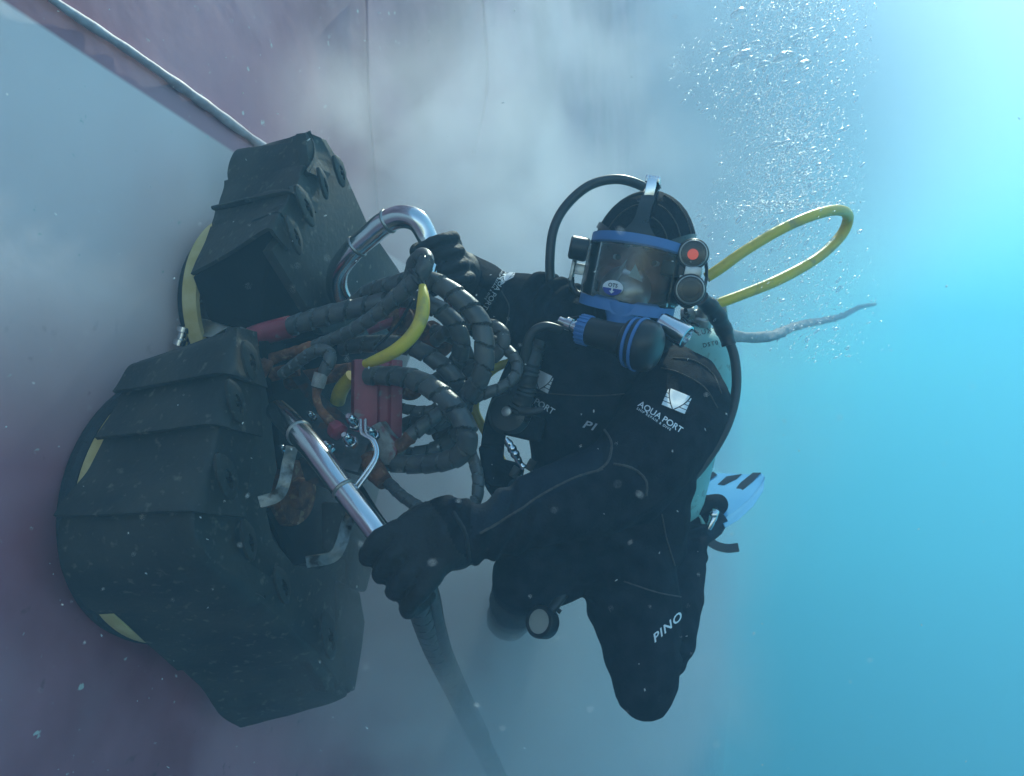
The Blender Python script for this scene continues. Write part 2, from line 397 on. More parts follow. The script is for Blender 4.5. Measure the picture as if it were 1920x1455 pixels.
# slotted tabs
def tab(px, py, ang, L, W, h, lift=.008):
    c = H(px, py, h); a = R_(ang); e = (H(px + 10 * math.cos(a), py + 10 * math.sin(a), h) - c)
    k = e.length / 10; e.normalize(); f = HN.cross(e).normalized(); l2 = L / 2 * k; w2 = W / 2 * k * 1.15
    c = c + HN * lift
    prof = [(-1, .15), (-.75, .62), (-.35, 1), (.35, 1), (.7, .7), (1, .2), (1, -.2), (.7, -.75), (.35, -1), (-.35, -1), (-.8, -.62), (-1, -.2)]
    ring = [(x * .46 + .12, y * .34) for x, y in prof]
    vs = []; n = len(prof)
    for z in (0, -.006):
        vs += [c + e * x * l2 + f * y * w2 + HN * (z - .004 * abs(x)) for x, y in prof]; vs += [c + e * x * l2 + f * y * w2 + HN * z for x, y in ring]
    fs = []
    for i in range(n):
        j = (i + 1) % n
        fs += [(i, j, n + j, n + i), (2 * n + i, 3 * n + i, 3 * n + j, 2 * n + j), (i, 2 * n + i, 2 * n + j, j), (n + i, n + j, 3 * n + j, 3 * n + i)]
    o = MB().add(vs, fs).obj('slotted_tab', M['rubber'], cart, bevel=.0012)
    MB().lathe(c - HN * .004 + e * .12 * l2, HN, [(0, w2 * .28), (.004, w2 * .28), (.006, w2 * .18)], 10).obj('tab_stud', M['rubber_shade'], cart)
for t in ((625, 322, 72, 62, 28, .302), (594, 345, 74, 62, 20, .303), (560, 387, 66, 84, 30, .303), (539, 442, 70, 78, 26, .303),
          (455, 676, 76, 76, 34, .307), (428, 752, 72, 84, 32, .309), (410, 893, 70, 90, 36, .312), (452, 1012, 76, 78, 26, .309), (516, 1096, 72, 72, 24, .309), (604, 1190, 78, 90, 30, .309)):
    tab(*t, lift=.02)
# brush discs with yellow rims
def circ3(a, b, c):
    ab, ac = b - a, c - a; n = ab.cross(ac)
    return a + (n.cross(ab) * ac.length_squared + ac.cross(n) * ab.length_squared) / (2 * n.length_squared)
def brush(pts, r_extra, wid):
    q = [H(x, y, .035) for x, y in pts]; c = circ3(*q); r = (q[0] - c).length
    MB().lathe(c - HN * .03, HN, [(0, r + r_extra), (.02, r + r_extra + .004), (.03, r + r_extra * .6), (.034, .05)], 72).obj('brush_disc', M['brush'], cart)
    o = MB().lathe(c, HN, [(.004, r - .01), (.004, r + wid * .5), (.008, r + wid), (.024, r + wid * .7), (.034, r), (.034, r - .010)], 96, ring=True).obj('yellow_rim', M['yellow_band'], cart)
brush([(213, 770), (142, 915), (245, 1192)], .004, .006)
brush([(392, 428), (342, 540), (356, 640)], -.02, .009)
# steel handles
def steel_tube(pts, name, rings=(), parent=cart, m=None):
    p, r = spath(pts, 10); o = MB().tube(p, r, 28).obj(name, m or M['chrome'], parent)
    for i in rings:
        t = (p[i + 1] - p[i]).normalized(); MB().lathe(p[i] - t * .0035, t, [(0, r[i] * .99), (.001, r[i] + .0012), (.0035, r[i] + .0022), (.006, r[i] + .0012), (.007, r[i] * .99)], 28).obj('weld_collar', M['steel'], o)
    return o
steel_tube([(655, 585, 1.50, 20), (634, 548, 1.47, 20), (634, 510, 1.44, 20), (660, 472, 1.41, 21), (694, 441, 1.39, 21.5), (722, 418, 1.375, 22), (752, 406, 1.36, 22), (782, 414, 1.35, 21.5), (800, 442, 1.35, 20), (815, 478, 1.35, 19), (850, 560, 1.37, 18), (862, 600, 1.42, 18)], 'handle', (33, 52))
steel_tube([(520, 770, 1.27, 21), (545, 795, 1.20, 23), (590, 845, 1.13, 23), (640, 912, 1.09, 22.5), (690, 975, 1.06, 22), (735, 1035, 1.045, 22), (756, 1062, 1.06, 22), (766, 1076, 1.10, 22), (766, 1070, 1.16, 22), (740, 1040, 1.22, 21)], 'handle', (14, 31))
# strip brackets
def strip(pts, w, t, m, name, n=6, side=None, parent=None):
    p, _ = spath(pts, n); rows = []
    F = frames(p)
    for i, q in enumerate(p):
        s = side or Vector((0, 1, 0)); s = (s - F[i][0] * s.dot(F[i][0])).normalized(); rows.append([q - s * w, q - s * w * .3, q + s * w * .3, q + s * w])
    return MB().sheet(rows, t).obj(name, m, parent or cart, angle=30)
strip([(548, 838, 1.24), (540, 870, 1.24), (533, 905, 1.23), (520, 930, 1.23), (486, 942, 1.22)], .010, .004, M['bracket'], 'bracket', side=Vector((.8, .3, -.35)))
strip([(668, 940, 1.30), (650, 985, 1.26), (640, 1020, 1.24), (622, 1045, 1.23), (574, 1055, 1.22)], .010, .004, M['bracket'], 'bracket', side=Vector((.8, .3, -.35)))
for dx in (0, 9):
    p, r = spath([(676 + dx, 787, 1.17, 3.2), (678 + dx, 812, 1.15, 3.2), (697 + dx * .6, 826, 1.14, 3.2), (704 + dx * .5, 850, 1.13, 3.2), (690 + dx * .8, 878, 1.12, 3.2), (660 + dx, 918, 1.11, 3.2)], 8)
    MB().tube(p, r, 10).obj('lever_rod', M['chrome'], cart)
# valve, bolts, plates under the lower handle
mb = MB(); ex = Vector((.045, .0, -.012)); ey = Vector((.008, .02, .03)); ez = Vector((0, -.02, .006))
mb.box(P(640, 842, 1.27), ex, ey, ez); mb.box(P(620, 822, 1.30), ex * .7, ey * 1.1, ez)
mb.obj('valve_block', M['dark_steel'], cart, bevel=.003)
for (x, y, d, r) in ((656, 783, 1.19, 10), (648, 818, 1.18, 10), (692, 806, 1.18, 9), (612, 832, 1.2, 7), (528, 838, 1.25, 6), (580, 775, 1.27, 6), (600, 860, 1.22, 7)):
    c = P(x, y, d); a = Vector((-.25, -.8, .5)); s = r * d / FPX
    b = MB(); b.lathe(c - a.normalized() * s * 2.2, -a, [(-s * 3, s * .55), (0, s * .55), (.0, s * 1.25), (s * .9, s * 1.25)], 6)
    b.lathe(c, a, [(-s * 2.2, s), (-s, s * 1.05), (-s * .2, s * .9), (s * .4, s * .6), (s * .7, s * .15)], 16); b.obj('cap_nut', M['chrome'], cart)
for k, (a, b_) in enumerate(((600, 770), (655, 838), (560, 862))):
    MB().prism([P(a, b_, 1.31), P(a + 52, b_ + 18, 1.30), P(a + 70, b_ + 62, 1.28), P(a + 12, b_ + 40, 1.29)], (0, .006, .004)).obj('mounting_plate', M['dark_steel'], cart, bevel=.0015)
strip([(556, 700, 1.38), (590, 745, 1.34), (640, 790, 1.3)], .012, .005, M['dark_steel'], 'mounting_plate', side=Vector((1, 0, .4)))
# red manifold with worn end
mb = MB(); c = P(706, 768, 1.30); up = Vector((.006, .02, 1)).normalized(); rt = Vector((1, .25, 0)).normalized(); fw = up.cross(rt)
if fw.y > 0: fw = -fw
hh = .088
prof = [(-.044, .0), (-.040, .018), (.000, .020), (.004, .010), (.020, .010), (.024, .018), (.044, .016), (.046, -.03), (-.044, -.03)]
mb.prism([c + rt * x + fw * y + up * hh for x, y in prof], -up * hh * 1.75)
mb.obj('red_manifold', M['red'], cart, bevel=.003)
MB().prism([P(688, 803, 1.265), P(712, 790, 1.265), P(748, 838, 1.265), P(742, 852, 1.26), P(735, 872, 1.26), P(712, 872, 1.265)], (.01, .05, 0)).obj('worn_end_block', M['worn'], cart, bevel=.004)
MB().lathe(P(700, 700, 1.33), (1, .1, -.1), [(-.03, .012), (-.028, .02), (.02, .022), (.03, .012)], 20).obj('red_port', M['red'], cart)
for (x, y, d, r, ax) in ((560, 925, 1.42, 62, HN), (800, 620, 1.50, 26, Vector((-.5, -.6, .5))), (748, 600, 1.52, 30, Vector((-.2, -.9, .2)))):
    s = r * d / FPX; MB().lathe(P(x, y, d), ax, [(-.06, s), (-.01, s), (0, s * .92), (.001, s * .5), (.02, s * .45), (.022, s * .2)], 30).obj('hydraulic_motor', M['rust'], cart)
# more rusted frame bars behind the hoses
def bar(pts, name, m, seg=12, parent=cart, fn=None):
    p, r = spath(pts, 8); p, r = resample(p, r, .004)
    r = [q * (1 + .12 * noise.noise(Vector((i * .3, pts[0][0], 0)))) for i, q in enumerate(r)] if m is M['rust'] else r
    return MB().tube(p, r, seg, fn=fn).obj(name, m, parent)
bar([(770, 560, 1.5, 8), (790, 600, 1.5, 8), (800, 640, 1.5, 9), (805, 660, 1.5, 9)], 'frame_bar', M['rust'])
bar([(745, 655, 1.5, 10), (800, 645, 1.5, 11), (840, 636, 1.5, 11)], 'frame_bar', M['rust'])
bar([(745, 585, 1.5, 7), (735, 630, 1.48, 7), (700, 640, 1.45, 8)], 'frame_bar', M['rust'])
bar([(690, 620, 1.5, 9), (740, 600, 1.5, 8), (760, 575, 1.5, 7)], 'frame_bar', M['red'])
bar([(540, 716, 1.42, 16), (600, 706, 1.4, 17), (660, 695, 1.38, 16)], 'frame_bar', M['rust'])
bar([(750, 730, 1.36, 16), (775, 735, 1.38, 15), (790, 715, 1.4, 12)], 'frame_bar', M['rust'])
bar([(690, 860, 1.26, 20), (705, 885, 1.24, 20), (722, 905, 1.22, 16)], 'hose_end', M['rust'])
# fork under the lower unit, behind the hand
bar([(660, 920, 1.28, 22), (700, 985, 1.24, 24), (745, 1040, 1.2, 26), (760, 1090, 1.2, 26)], 'frame_bar', M['rubber_shade'])

# wrapped hoses
def sp(pitch, depth=.13, gap=.09):
    def fn(L, a):
        f = (L / pitch + a / (2 * math.pi)) % 1.0
        return (.70 if f < gap else 1.0 + depth * (f - gap) * 1.0 - depth * .3)
    return fn
def wrapped(pts, rust_end=None, name='wrapped_hose', pitch=None):
    p, r = spath(pts, 10); r = [q * .92 for q in r]; rm = sum(r) / len(r); p, r = resample(p, r, .0022)
    p = [q + Vector((noise.noise(Vector((i * .02, pts[0][0], k * 9))) for k in range(3))) * .004 for i, q in enumerate(p)]
    o = MB().tube(p, r, 22, fn=sp(pitch or rm * 2.1)).obj(name, M['spiral'], cart, angle=28)
    if rust_end:
        q, rr = spath(rust_end, 8); q, rr = resample(q, rr, .003); rr = [x * (1 + .16 * noise.noise(Vector((i * .35, x * 999, 0)))) for i, x in enumerate(rr)]
        MB().tube(q, rr, 14).obj('rusty_fitting', M['rust'], o)
    return o
w1 = wrapped([(545, 612, 1.33, 20), (620, 590, 1.30, 20), (700, 568, 1.28, 19), (758, 560, 1.28, 19), (800, 568, 1.28, 19), (842, 594, 1.28, 19), (864, 632, 1.29, 18), (860, 672, 1.32, 18), (835, 705, 1.36, 17), (800, 720, 1.4, 16)])
bar([(470, 632, 1.36, 19), (500, 624, 1.35, 21), (548, 612, 1.33, 21)], 'red_hose_end', M['red'])
wrapped([(655, 575, 1.36, 14), (690, 550, 1.32, 17), (742, 532, 1.27, 18), (790, 524, 1.25, 19), (825, 534, 1.23, 20), (866, 564, 1.22, 21), (900, 604, 1.22, 21), (908, 650, 1.22, 21), (905, 695, 1.23, 20), (882, 738, 1.26, 20), (850, 775, 1.3, 19), (800, 800, 1.34, 18)])
wrapped([(590, 648, 1.30, 12), (640, 628, 1.27, 14), (700, 596, 1.23, 15), (745, 556, 1.20, 17), (782, 520, 1.18, 17), (796, 494, 1.18, 17), (790, 482, 1.2, 17), (777, 496, 1.225, 16), (772, 530, 1.25, 15)],
        [(484, 690, 1.33, 14), (505, 675, 1.33, 11), (545, 662, 1.32, 11), (592, 648, 1.30, 11)])
bar([(478, 716, 1.33, 13), (488, 700, 1.32, 14), (500, 680, 1.32, 13), (504, 672, 1.32, 9)], 'rusty_elbow', M['rust'])
bar([(480, 712, 1.34, 12), (520, 700, 1.33, 13), (560, 692, 1.33, 13)], 'rusty_fitting', M['rust'])
wrapped([(640, 655, 1.36, 14), (676, 644, 1.34, 17), (727, 645, 1.32, 18), (775, 654, 1.31, 18), (820, 678, 1.3, 18), (855, 710, 1.3, 18), (872, 745, 1.32, 18), (860, 790, 1.36, 17), (820, 820, 1.4, 17)])
wrapped([(690, 704, 1.27, 19), (742, 704, 1.24, 20), (788, 716, 1.21, 22), (830, 742, 1.18, 22), (862, 778, 1.17, 22), (876, 815, 1.17, 22), (866, 848, 1.19, 21), (830, 866, 1.22, 20), (785, 872, 1.25, 19), (730, 868, 1.28, 18)])
wrapped([(728, 905, 1.22, 12), (762, 934, 1.19, 12), (808, 960, 1.16, 12.5), (853, 968, 1.14, 12.5), (886, 946, 1.14, 12.5), (897, 906, 1.16, 12.5), (890, 868, 1.19, 12), (872, 830, 1.24, 12)])
wrapped([(815, 640, 1.42, 13), (850, 612, 1.38, 13), (900, 608, 1.34, 13), (935, 618, 1.31, 13.5), (945, 640, 1.3, 13.5), (930, 665, 1.31, 13), (890, 690, 1.34, 12), (830, 720, 1.38, 12)])
wrapped([(905, 632, 1.36, 11), (940, 648, 1.32, 12), (968, 678, 1.29, 12), (966, 708, 1.27, 12), (940, 728, 1.26, 12), (900, 742, 1.26, 12), (860, 762, 1.28, 12), (820, 790, 1.3, 12)],)
wrapped([(845, 762, 1.3, 14), (810, 785, 1.28, 15), (785, 805, 1.27, 15), (765, 822, 1.27, 14)], [(770, 818, 1.27, 14), (755, 832, 1.27, 13), (738, 842, 1.28, 12)])
wrapped([(870, 800, 1.34, 17), (830, 835, 1.36, 17), (780, 852, 1.36, 16), (740, 850, 1.36, 15)])
wrapped([(740, 762, 1.36, 10), (790, 770, 1.36, 11), (840, 762, 1.36, 11), (890, 740, 1.36, 11)])
wrapped([(750, 800, 1.42, 15), (800, 780, 1.42, 16), (850, 745, 1.42, 16), (880, 700, 1.42, 16), (860, 640, 1.42, 15), (810, 620, 1.44, 14)])
w9 = wrapped([(528, 702, 1.29, 11), (552, 682, 1.27, 12), (578, 664, 1.25, 12.5), (604, 656, 1.24, 13), (620, 668, 1.235, 13.5), (614, 688, 1.235, 13), (604, 706, 1.24, 10), (600, 716, 1.24, 9)])
bar([(602, 700, 1.235, 13), (598, 716, 1.235, 13), (594, 730, 1.235, 12)], 'hose_fitting', M['worn'])
bar([(595, 728, 1.235, 10), (593, 745, 1.235, 7), (600, 766, 1.23, 7.5), (612, 782, 1.22, 9), (628, 800, 1.21, 11)], 'rusty_pipe', M['rust'])
MB().lathe(P(632, 806, 1.2), (P(632, 806, 1.2) - P(612, 782, 1.22)), [(-.012, .012), (-.004, .016), (.008, .016), (.012, .010)], 6).obj('hex_nut', M['red'], cart)
bar([(792, 536, 1.165, 7), (794, 565, 1.15, 12), (789, 600, 1.145, 13), (770, 632, 1.145, 13), (740, 658, 1.15, 12.5), (708, 674, 1.17, 11), (685, 682, 1.20, 8)], 'yellow_hose', M['yellow'], 18)
bar([(660, 705, 1.36, 13), (640, 730, 1.38, 14), (632, 755, 1.4, 14)], 'yellow_hose', M['yellow'], 18)
bar([(700, 655, 1.22, 3), (745, 610, 1.21, 3), (775, 560, 1.18, 3)], 'cable_tie', M['plastic'], 8)
for dz in (-4, 4):
    MB().lathe(P(782, 524 + dz, 1.185), Vector((.75, 0, .66)), [(-.004, .0155), (-.002, .0185), (.002, .0185), (.004, .0155)], 20).obj('cable_tie', M['plastic'], cart)
MB().prism([P(806, 486, 1.30), P(818, 496, 1.30), P(812, 520, 1.30), P(796, 545, 1.27), P(800, 515, 1.29)], (.004, .012, 0)).obj('steel_clip', M['chrome'], cart, bevel=.001)
# chrome knob and stay at the far left
bar([(384, 528, 1.5, 6), (374, 556, 1.5, 6), (362, 585, 1.5, 6), (352, 604, 1.5, 6)], 'stay_rod', M['chrome'])
MB().lathe(P(342, 632, 1.47), Vector((.3, 0, 1)), [(-.02, .008), (-.018, .014), (-.006, .014), (-.004, .010), (.008, .010), (.01, .015), (.02, .015), (.024, .008)], 20).obj('knob', M['chrome'], cart)
MB().prism([P(352, 606, 1.5), P(376, 596, 1.5), P(430, 612, 1.46), P(396, 632, 1.46), P(360, 630, 1.48)], (0, .02, 0)).obj('mounting_plate', M['steel'], cart, bevel=.003)
# hydraulic umbilical from the machine down into the murk
um = empty('hydraulic_umbilical', P(770, 1090, 1.24))
tag(um, 'pair of dark hoses running down from under the gloved hand and fading into the murk', 'hose')
MBp = lambda pts, name, m, par, **k: bar(pts, name, m, 18, par, **k)
MBp([(765, 1080, 1.24, 22), (785, 1140, 1.35, 21), (812, 1215, 1.6, 19), (850, 1290, 1.85, 18), (890, 1370, 2.05, 18), (925, 1440, 2.2, 17), (960, 1520, 2.3, 16)], 'hose', M['hose'], um, fn=sp(.05, .05, .05))
MBp([(800, 1085, 1.26, 16), (810, 1120, 1.36, 16), (820, 1175, 1.5, 16), (838, 1240, 1.72, 17), (875, 1320, 2.0, 15), (905, 1380, 2.15, 14)], 'hose', M['hose'], um)

# ------------------------------------------------------------------ the diver's body: one continuous surface
HF = Vector((-.27, -.96, -.03)).normalized()                 # where the face looks
HR0 = HF.cross(Vector((0, 0, 1))).normalized(); HR0 = HR0 if HR0.x > 0 else -HR0
HU0 = HR0.cross(-HF); HU0 = HU0 if HU0.z > 0 else -HU0
rl = R_(12); HR = HR0 * math.cos(rl) - HU0 * math.sin(rl); HUp = HU0 * math.cos(rl) + HR0 * math.sin(rl)
HO = P(1204, 482, 1.375)                                      # head centre
def hd(r, u, f): return HO + HR * r + HUp * u + HF * f
body = MB()
def limb(pts, seg=20, n=5):
    p, r = spath(pts, n); body.tube(p, r, seg, round_caps=True)
def ell(c, ax, ay, az, sub=14):
    vs = []; fs = []; nv = sub; nu = sub * 2
    for i in range(1, nv):
        t = math.pi * i / nv
        for j in range(nu):
            q = 2 * math.pi * j / nu; vs.append(c + az * math.cos(t) + (ax * math.cos(q) + ay * math.sin(q)) * math.sin(t))
    top = len(vs); vs += [c + az, c - az]
    for i in range(nv - 2):
        for j in range(nu):
            j2 = (j + 1) % nu; fs.append((i * nu + j, i * nu + j2, (i + 1) * nu + j2, (i + 1) * nu + j))
    for j in range(nu):
        j2 = (j + 1) % nu; fs.append((top, j2, j)); fs.append((top + 1, (nv - 2) * nu + j, (nv - 2) * nu + j2))
    body.add(vs, fs)
def loft(secs, seg=32, n=5):
    """secs: (px,py,d, half width m, half depth m, roll deg)"""
    S = cat([list(P(*s[:3])) + list(s[3:]) for s in secs], n); vs = []; fs = []
    for s in S:
        c = Vector(s[:3]); ro = R_(s[5]); ax = Vector((math.cos(ro), 0, -math.sin(ro))); ay = Vector((0, 1, 0))
        for k in range(seg):
            a = 2 * math.pi * k / seg; ca, sa = math.cos(a), math.sin(a); e = .8
            vs.append(c + ax * s[3] * math.copysign(abs(ca) ** e, ca) + ay * s[4] * math.copysign(abs(sa) ** e, sa))
    m = len(S)
    for i in range(m - 1):
        for k in range(seg):
            k2 = (k + 1) % seg; fs.append((i * seg + k, i * seg + k2, (i + 1) * seg + k2, (i + 1) * seg + k))
    fs.append(tuple(range(seg))); fs.append(tuple((m - 1) * seg + k for k in range(seg))[::-1]); body.add(vs, fs)
# torso
loft([(1190, 640, 1.42, .07, .07, 14), (1178, 680, 1.43, .135, .085, 24), (1162, 735, 1.435, .172, .105, 22), (1156, 800, 1.44, .172, .115, 14), (1150, 870, 1.45, .165, .115, 8),
      (1145, 940, 1.46, .155, .11, 4), (1135, 1010, 1.47, .16, .115, 2), (1125, 1060, 1.48, .15, .11, 0), (1125, 1085, 1.48, .09, .07, 0)])
limb([(1196, 560, 1.40, 62), (1190, 640, 1.42, 70), (1180, 700, 1.43, 78)])
# head
ell(HO - HF * .010, HR * .099, HF * .095, HUp * .126, 18)
ell(hd(0, -.072, .02), HR * .070, HF * .062, HUp * .080, 16)
# face inside the mask
ell(hd(0, -.037, .088), HR * .015, HF * .022, HUp * .030, 10); ell(hd(0, -.060, .100), HR * .017, HF * .016, HUp * .013, 10)
ell(hd(-.016, -.062, .092), HR * .010, HF * .012, HUp * .010, 8); ell(hd(.016, -.062, .092), HR * .010, HF * .012, HUp * .010, 8)
for s in (-1, 1):
    ell(hd(s * .032, -.0085, .0715), HR * .016, HF * .0125, HUp * .0055, 8); ell(hd(s * .032, -.0255, .070), HR * .016, HF * .0125, HUp * .006, 8)
    ell(hd(s * .032, .004, .076), HR * .026, HF * .016, HUp * .010, 10); ell(hd(s * .042, -.052, .064), HR * .026, HF * .026, HUp * .022, 10)
ell(hd(0, -.090, .084), HR * .026, HF * .018, HUp * .008, 10); ell(hd(0, -.099, .082), HR * .022, HF * .018, HUp * .008, 10); ell(hd(0, -.122, .068), HR * .026, HF * .024, HUp * .02, 10)
# his left arm (right in the picture), reaching forward
limb([(1262, 722, 1.42, 78), (1272, 750, 1.36, 92), (1250, 800, 1.29, 96), (1205, 858, 1.215, 92), (1165, 900, 1.175, 86), (1110, 925, 1.14, 82), (1040, 948, 1.10, 74), (960, 978, 1.07, 62), (890, 1000, 1.05, 55), (840, 1015, 1.045, 54)], n=6)
limb([(1200, 870, 1.21, 84), (1160, 912, 1.18, 84)]) 
# his right arm (left in the picture), out to the far handle
limb([(1070, 640, 1.45, 92), (1030, 612, 1.48, 86), (985, 590, 1.53, 76), (930, 578, 1.58, 70), (905, 560, 1.56, 66), (880, 530, 1.47, 52), (862, 515, 1.41, 46)], n=6)
for (x, y, d, r) in ((1066, 606, 1.445, 70), (1040, 590, 1.455, 66), (1012, 580, 1.48, 64)):       # bunched folds at the shoulder
    c = P(x, y, d); ax = (P(985, 590, 1.53) - P(1070, 620, 1.45)).normalized()
    u = ax.orthogonal().normalized(); w = ax.cross(u); s = r * d / FPX
    body.tube([c + u * math.cos(t * .4189) * s * .93 + w * math.sin(t * .4189) * s * .93 for t in range(16)], .013, 10, caps=True)
# legs
limb([(1165, 1020, 1.47, 98), (1180, 1090, 1.43, 92), (1195, 1160, 1.39, 84), (1204, 1230, 1.35, 72), (1208, 1285, 1.335, 60)], n=6)
limb([(1208, 1285, 1.34, 60), (1216, 1262, 1.40, 56), (1244, 1190, 1.47, 60), (1256, 1140, 1.52, 56), (1278, 1080, 1.6, 44), (1292, 1020, 1.68, 36), (1300, 985, 1.73, 34)], n=6)
limb([(1300, 985, 1.73, 34), (1322, 960, 1.75, 30), (1345, 945, 1.77, 22)])
limb([(1085, 1015, 1.50, 90), (1050, 1045, 1.46, 84), (1010, 1065, 1.42, 76), (988, 1078, 1.40, 68)], n=6)
limb([(988, 1080, 1.42, 66), (982, 1098, 1.56, 58), (972, 1118, 1.75, 52), (962, 1140, 1.95, 46), (955, 1158, 2.15, 42)], n=6)
# gloved fists closed round the handles
def fist(c, axis, wrist, rt, sc=1.0, flip=1):
    a = axis.normalized(); w = (wrist - c); w = (w - a * w.dot(a)).normalized(); q = a.cross(w) * flip
    def pt(ang, r, s): return c + (w * math.cos(R_(ang)) + q * math.sin(R_(ang))) * r + a * s
    fr = .0108 * sc; rr = rt + fr * .92
    for i, ln in enumerate((.88, 1.0, .95, .78)):
        s = (i - 1.5) * .0262 * sc
        ch = [pt(38, rr + .020, s * .9), pt(72, rr + .016, s), pt(112, rr + .008, s), pt(150, rr + .003, s), pt(150 + 62 * ln, rr, s), pt(150 + 112 * ln, rr, s * .97)]
        S = cat([list(x) for x in ch], 3); P_ = [Vector(x) for x in S]; rd = [fr * (1.08 - .20 * k / (len(P_) - 1)) + (.0016 if k in (3, 9) else 0) for k in range(len(P_))]
        body.tube(P_, rd, 12, round_caps=True)
    # palm: three overlapping metacarpal pads, thicker at the heel
    W = c + w * (rt + .068 * sc)
    for i in range(4):
        s = (i - 1.5) * .023 * sc
        body.tube([W + a * s * .45, pt(14, rr + .034, s * .75), pt(40, rr + .020, s * .9)], [.020 * sc, .018 * sc, .0135 * sc], 12, round_caps=True)
    s = 1.0
    th = [W + a * .018 * sc - q * .006, pt(-32, rr + .024, .040 * sc), pt(-62, rr + .010, .046 * sc), pt(-95, rr + .003, .042 * sc), pt(-120, rr + .002, .036 * sc)]
    S = [Vector(x) for x in cat([list(x) for x in th], 3)]; body.tube(S, [.019 * sc - .007 * sc * k / (len(S) - 1) for k in range(len(S))], 12, round_caps=True)
    wr = wrist; body.tube([W, W.lerp(wr, .5), wr], [.030 * sc, .034 * sc, .036 * sc], 16, round_caps=True)
lh = P(762, 1066, 1.06); fist(lh, P(700, 988, 1.085) - lh, P(850, 1012, 1.045), .018, 1.22, -1)
rh = P(824, 500, 1.352); fist(rh, P(806, 455, 1.35) - rh, P(880, 528, 1.45), .018, 1.02, -1)
raw = body.mesh('raw', M['neo'], angle=180)
tmp = bpy.data.objects.new('tmp', raw); COL.objects.link(tmp)
md = tmp.modifiers.new('r', 'REMESH'); md.mode = 'VOXEL'; md.voxel_size = .004; md.use_smooth_shade = True
md = tmp.modifiers.new('s', 'SMOOTH'); md.factor = .5; md.iterations = 3
dg = bpy.context.evaluated_depsgraph_get(); bme = bpy.data.meshes.new_from_object(tmp.evaluated_get(dg))
bpy.data.objects.remove(tmp)
bme.name = 'person'; bme.materials.clear()
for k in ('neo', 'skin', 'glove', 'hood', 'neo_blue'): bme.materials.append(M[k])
person = link('person', bme)
tag(person, 'diver in a black wetsuit, gloves and full face mask, kneeling and gripping both steel handles', 'person')
lw = P(880, 1002, 1.05); rw = P(872, 522, 1.44)
def crease(p):
    d = 0
    n1 = noise.noise(Vector((p.x * 9, p.y * 9, p.z * 26))); d += .0055 * max(-.4, n1)
    d += .0022 * noise.noise(p * 30)
    for (c, r, ax, k) in ((P(1160, 900, 1.17), .11, Vector((.6, 0, -.8)), 170), (P(1040, 590, 1.46), .12, Vector((1, -.2, -.3)), 190), (P(1130, 1030, 1.40), .17, Vector((.2, 0, 1)), 120), (P(1240, 1230, 1.4), .10, Vector((-.3, .2, 1)), 200), (P(930, 985, 1.06), .10, Vector((1, 0, -.4)), 210), (P(1290, 1000, 1.68), .10, Vector((-.3, .2, 1)), 210)):
        f = 1 - (p - c).length / r
        if f > 0: d += .0075 * f * math.sin(p.dot(ax.normalized()) * k + 3 * noise.noise(p * 14))
    return d
nrm = [v.normal.copy() for v in bme.vertices]
for v, nn in zip(bme.vertices, nrm):
    q = v.co - HO
    if q.length < .18 and q.dot(HUp) > -.15: continue
    if (v.co - lh).length < .10 or (v.co - rh).length < .09: v.co += nn * .0012 * noise.noise(v.co * 60); continue
    v.co += nn * crease(v.co)
bme.update()
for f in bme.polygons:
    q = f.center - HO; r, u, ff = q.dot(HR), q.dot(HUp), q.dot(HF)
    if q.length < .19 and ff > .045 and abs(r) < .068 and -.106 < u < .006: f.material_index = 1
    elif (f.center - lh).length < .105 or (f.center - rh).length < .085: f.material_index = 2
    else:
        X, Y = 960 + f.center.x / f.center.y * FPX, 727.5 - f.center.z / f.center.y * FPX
        if 884 < X < 1130 and f.center.y < 1.2 and Y < 1000 - (X - 900) * .535: f.material_index = 4  # bluish neoprene on forearm faces above the seam line
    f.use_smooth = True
for s in (-1, 1):
    e = MB(); e.lathe(hd(s * .032, -.016, .0700), HF + HR * s * -.05, [(-.0115 + .0115 * (1 - math.cos(R_(a))) , .0115 * math.sin(R_(a)) + .0002) for a in range(0, 181, 15)], 24); eo = e.obj('eye', M['eye'], person)
    MB().lathe(hd(s * .032, -.0165, .0808), HF, [(-.001, .0054), (.0003, .0050), (.0010, .003)], 16).obj('iris', M['iris'], eo)
    MB().tube([hd(s * .014, .003, .091), hd(s * .030, .009, .092), hd(s * .050, .004, .084)], [.0025, .0035, .002], 8).obj('eyebrow', M['iris'], person)

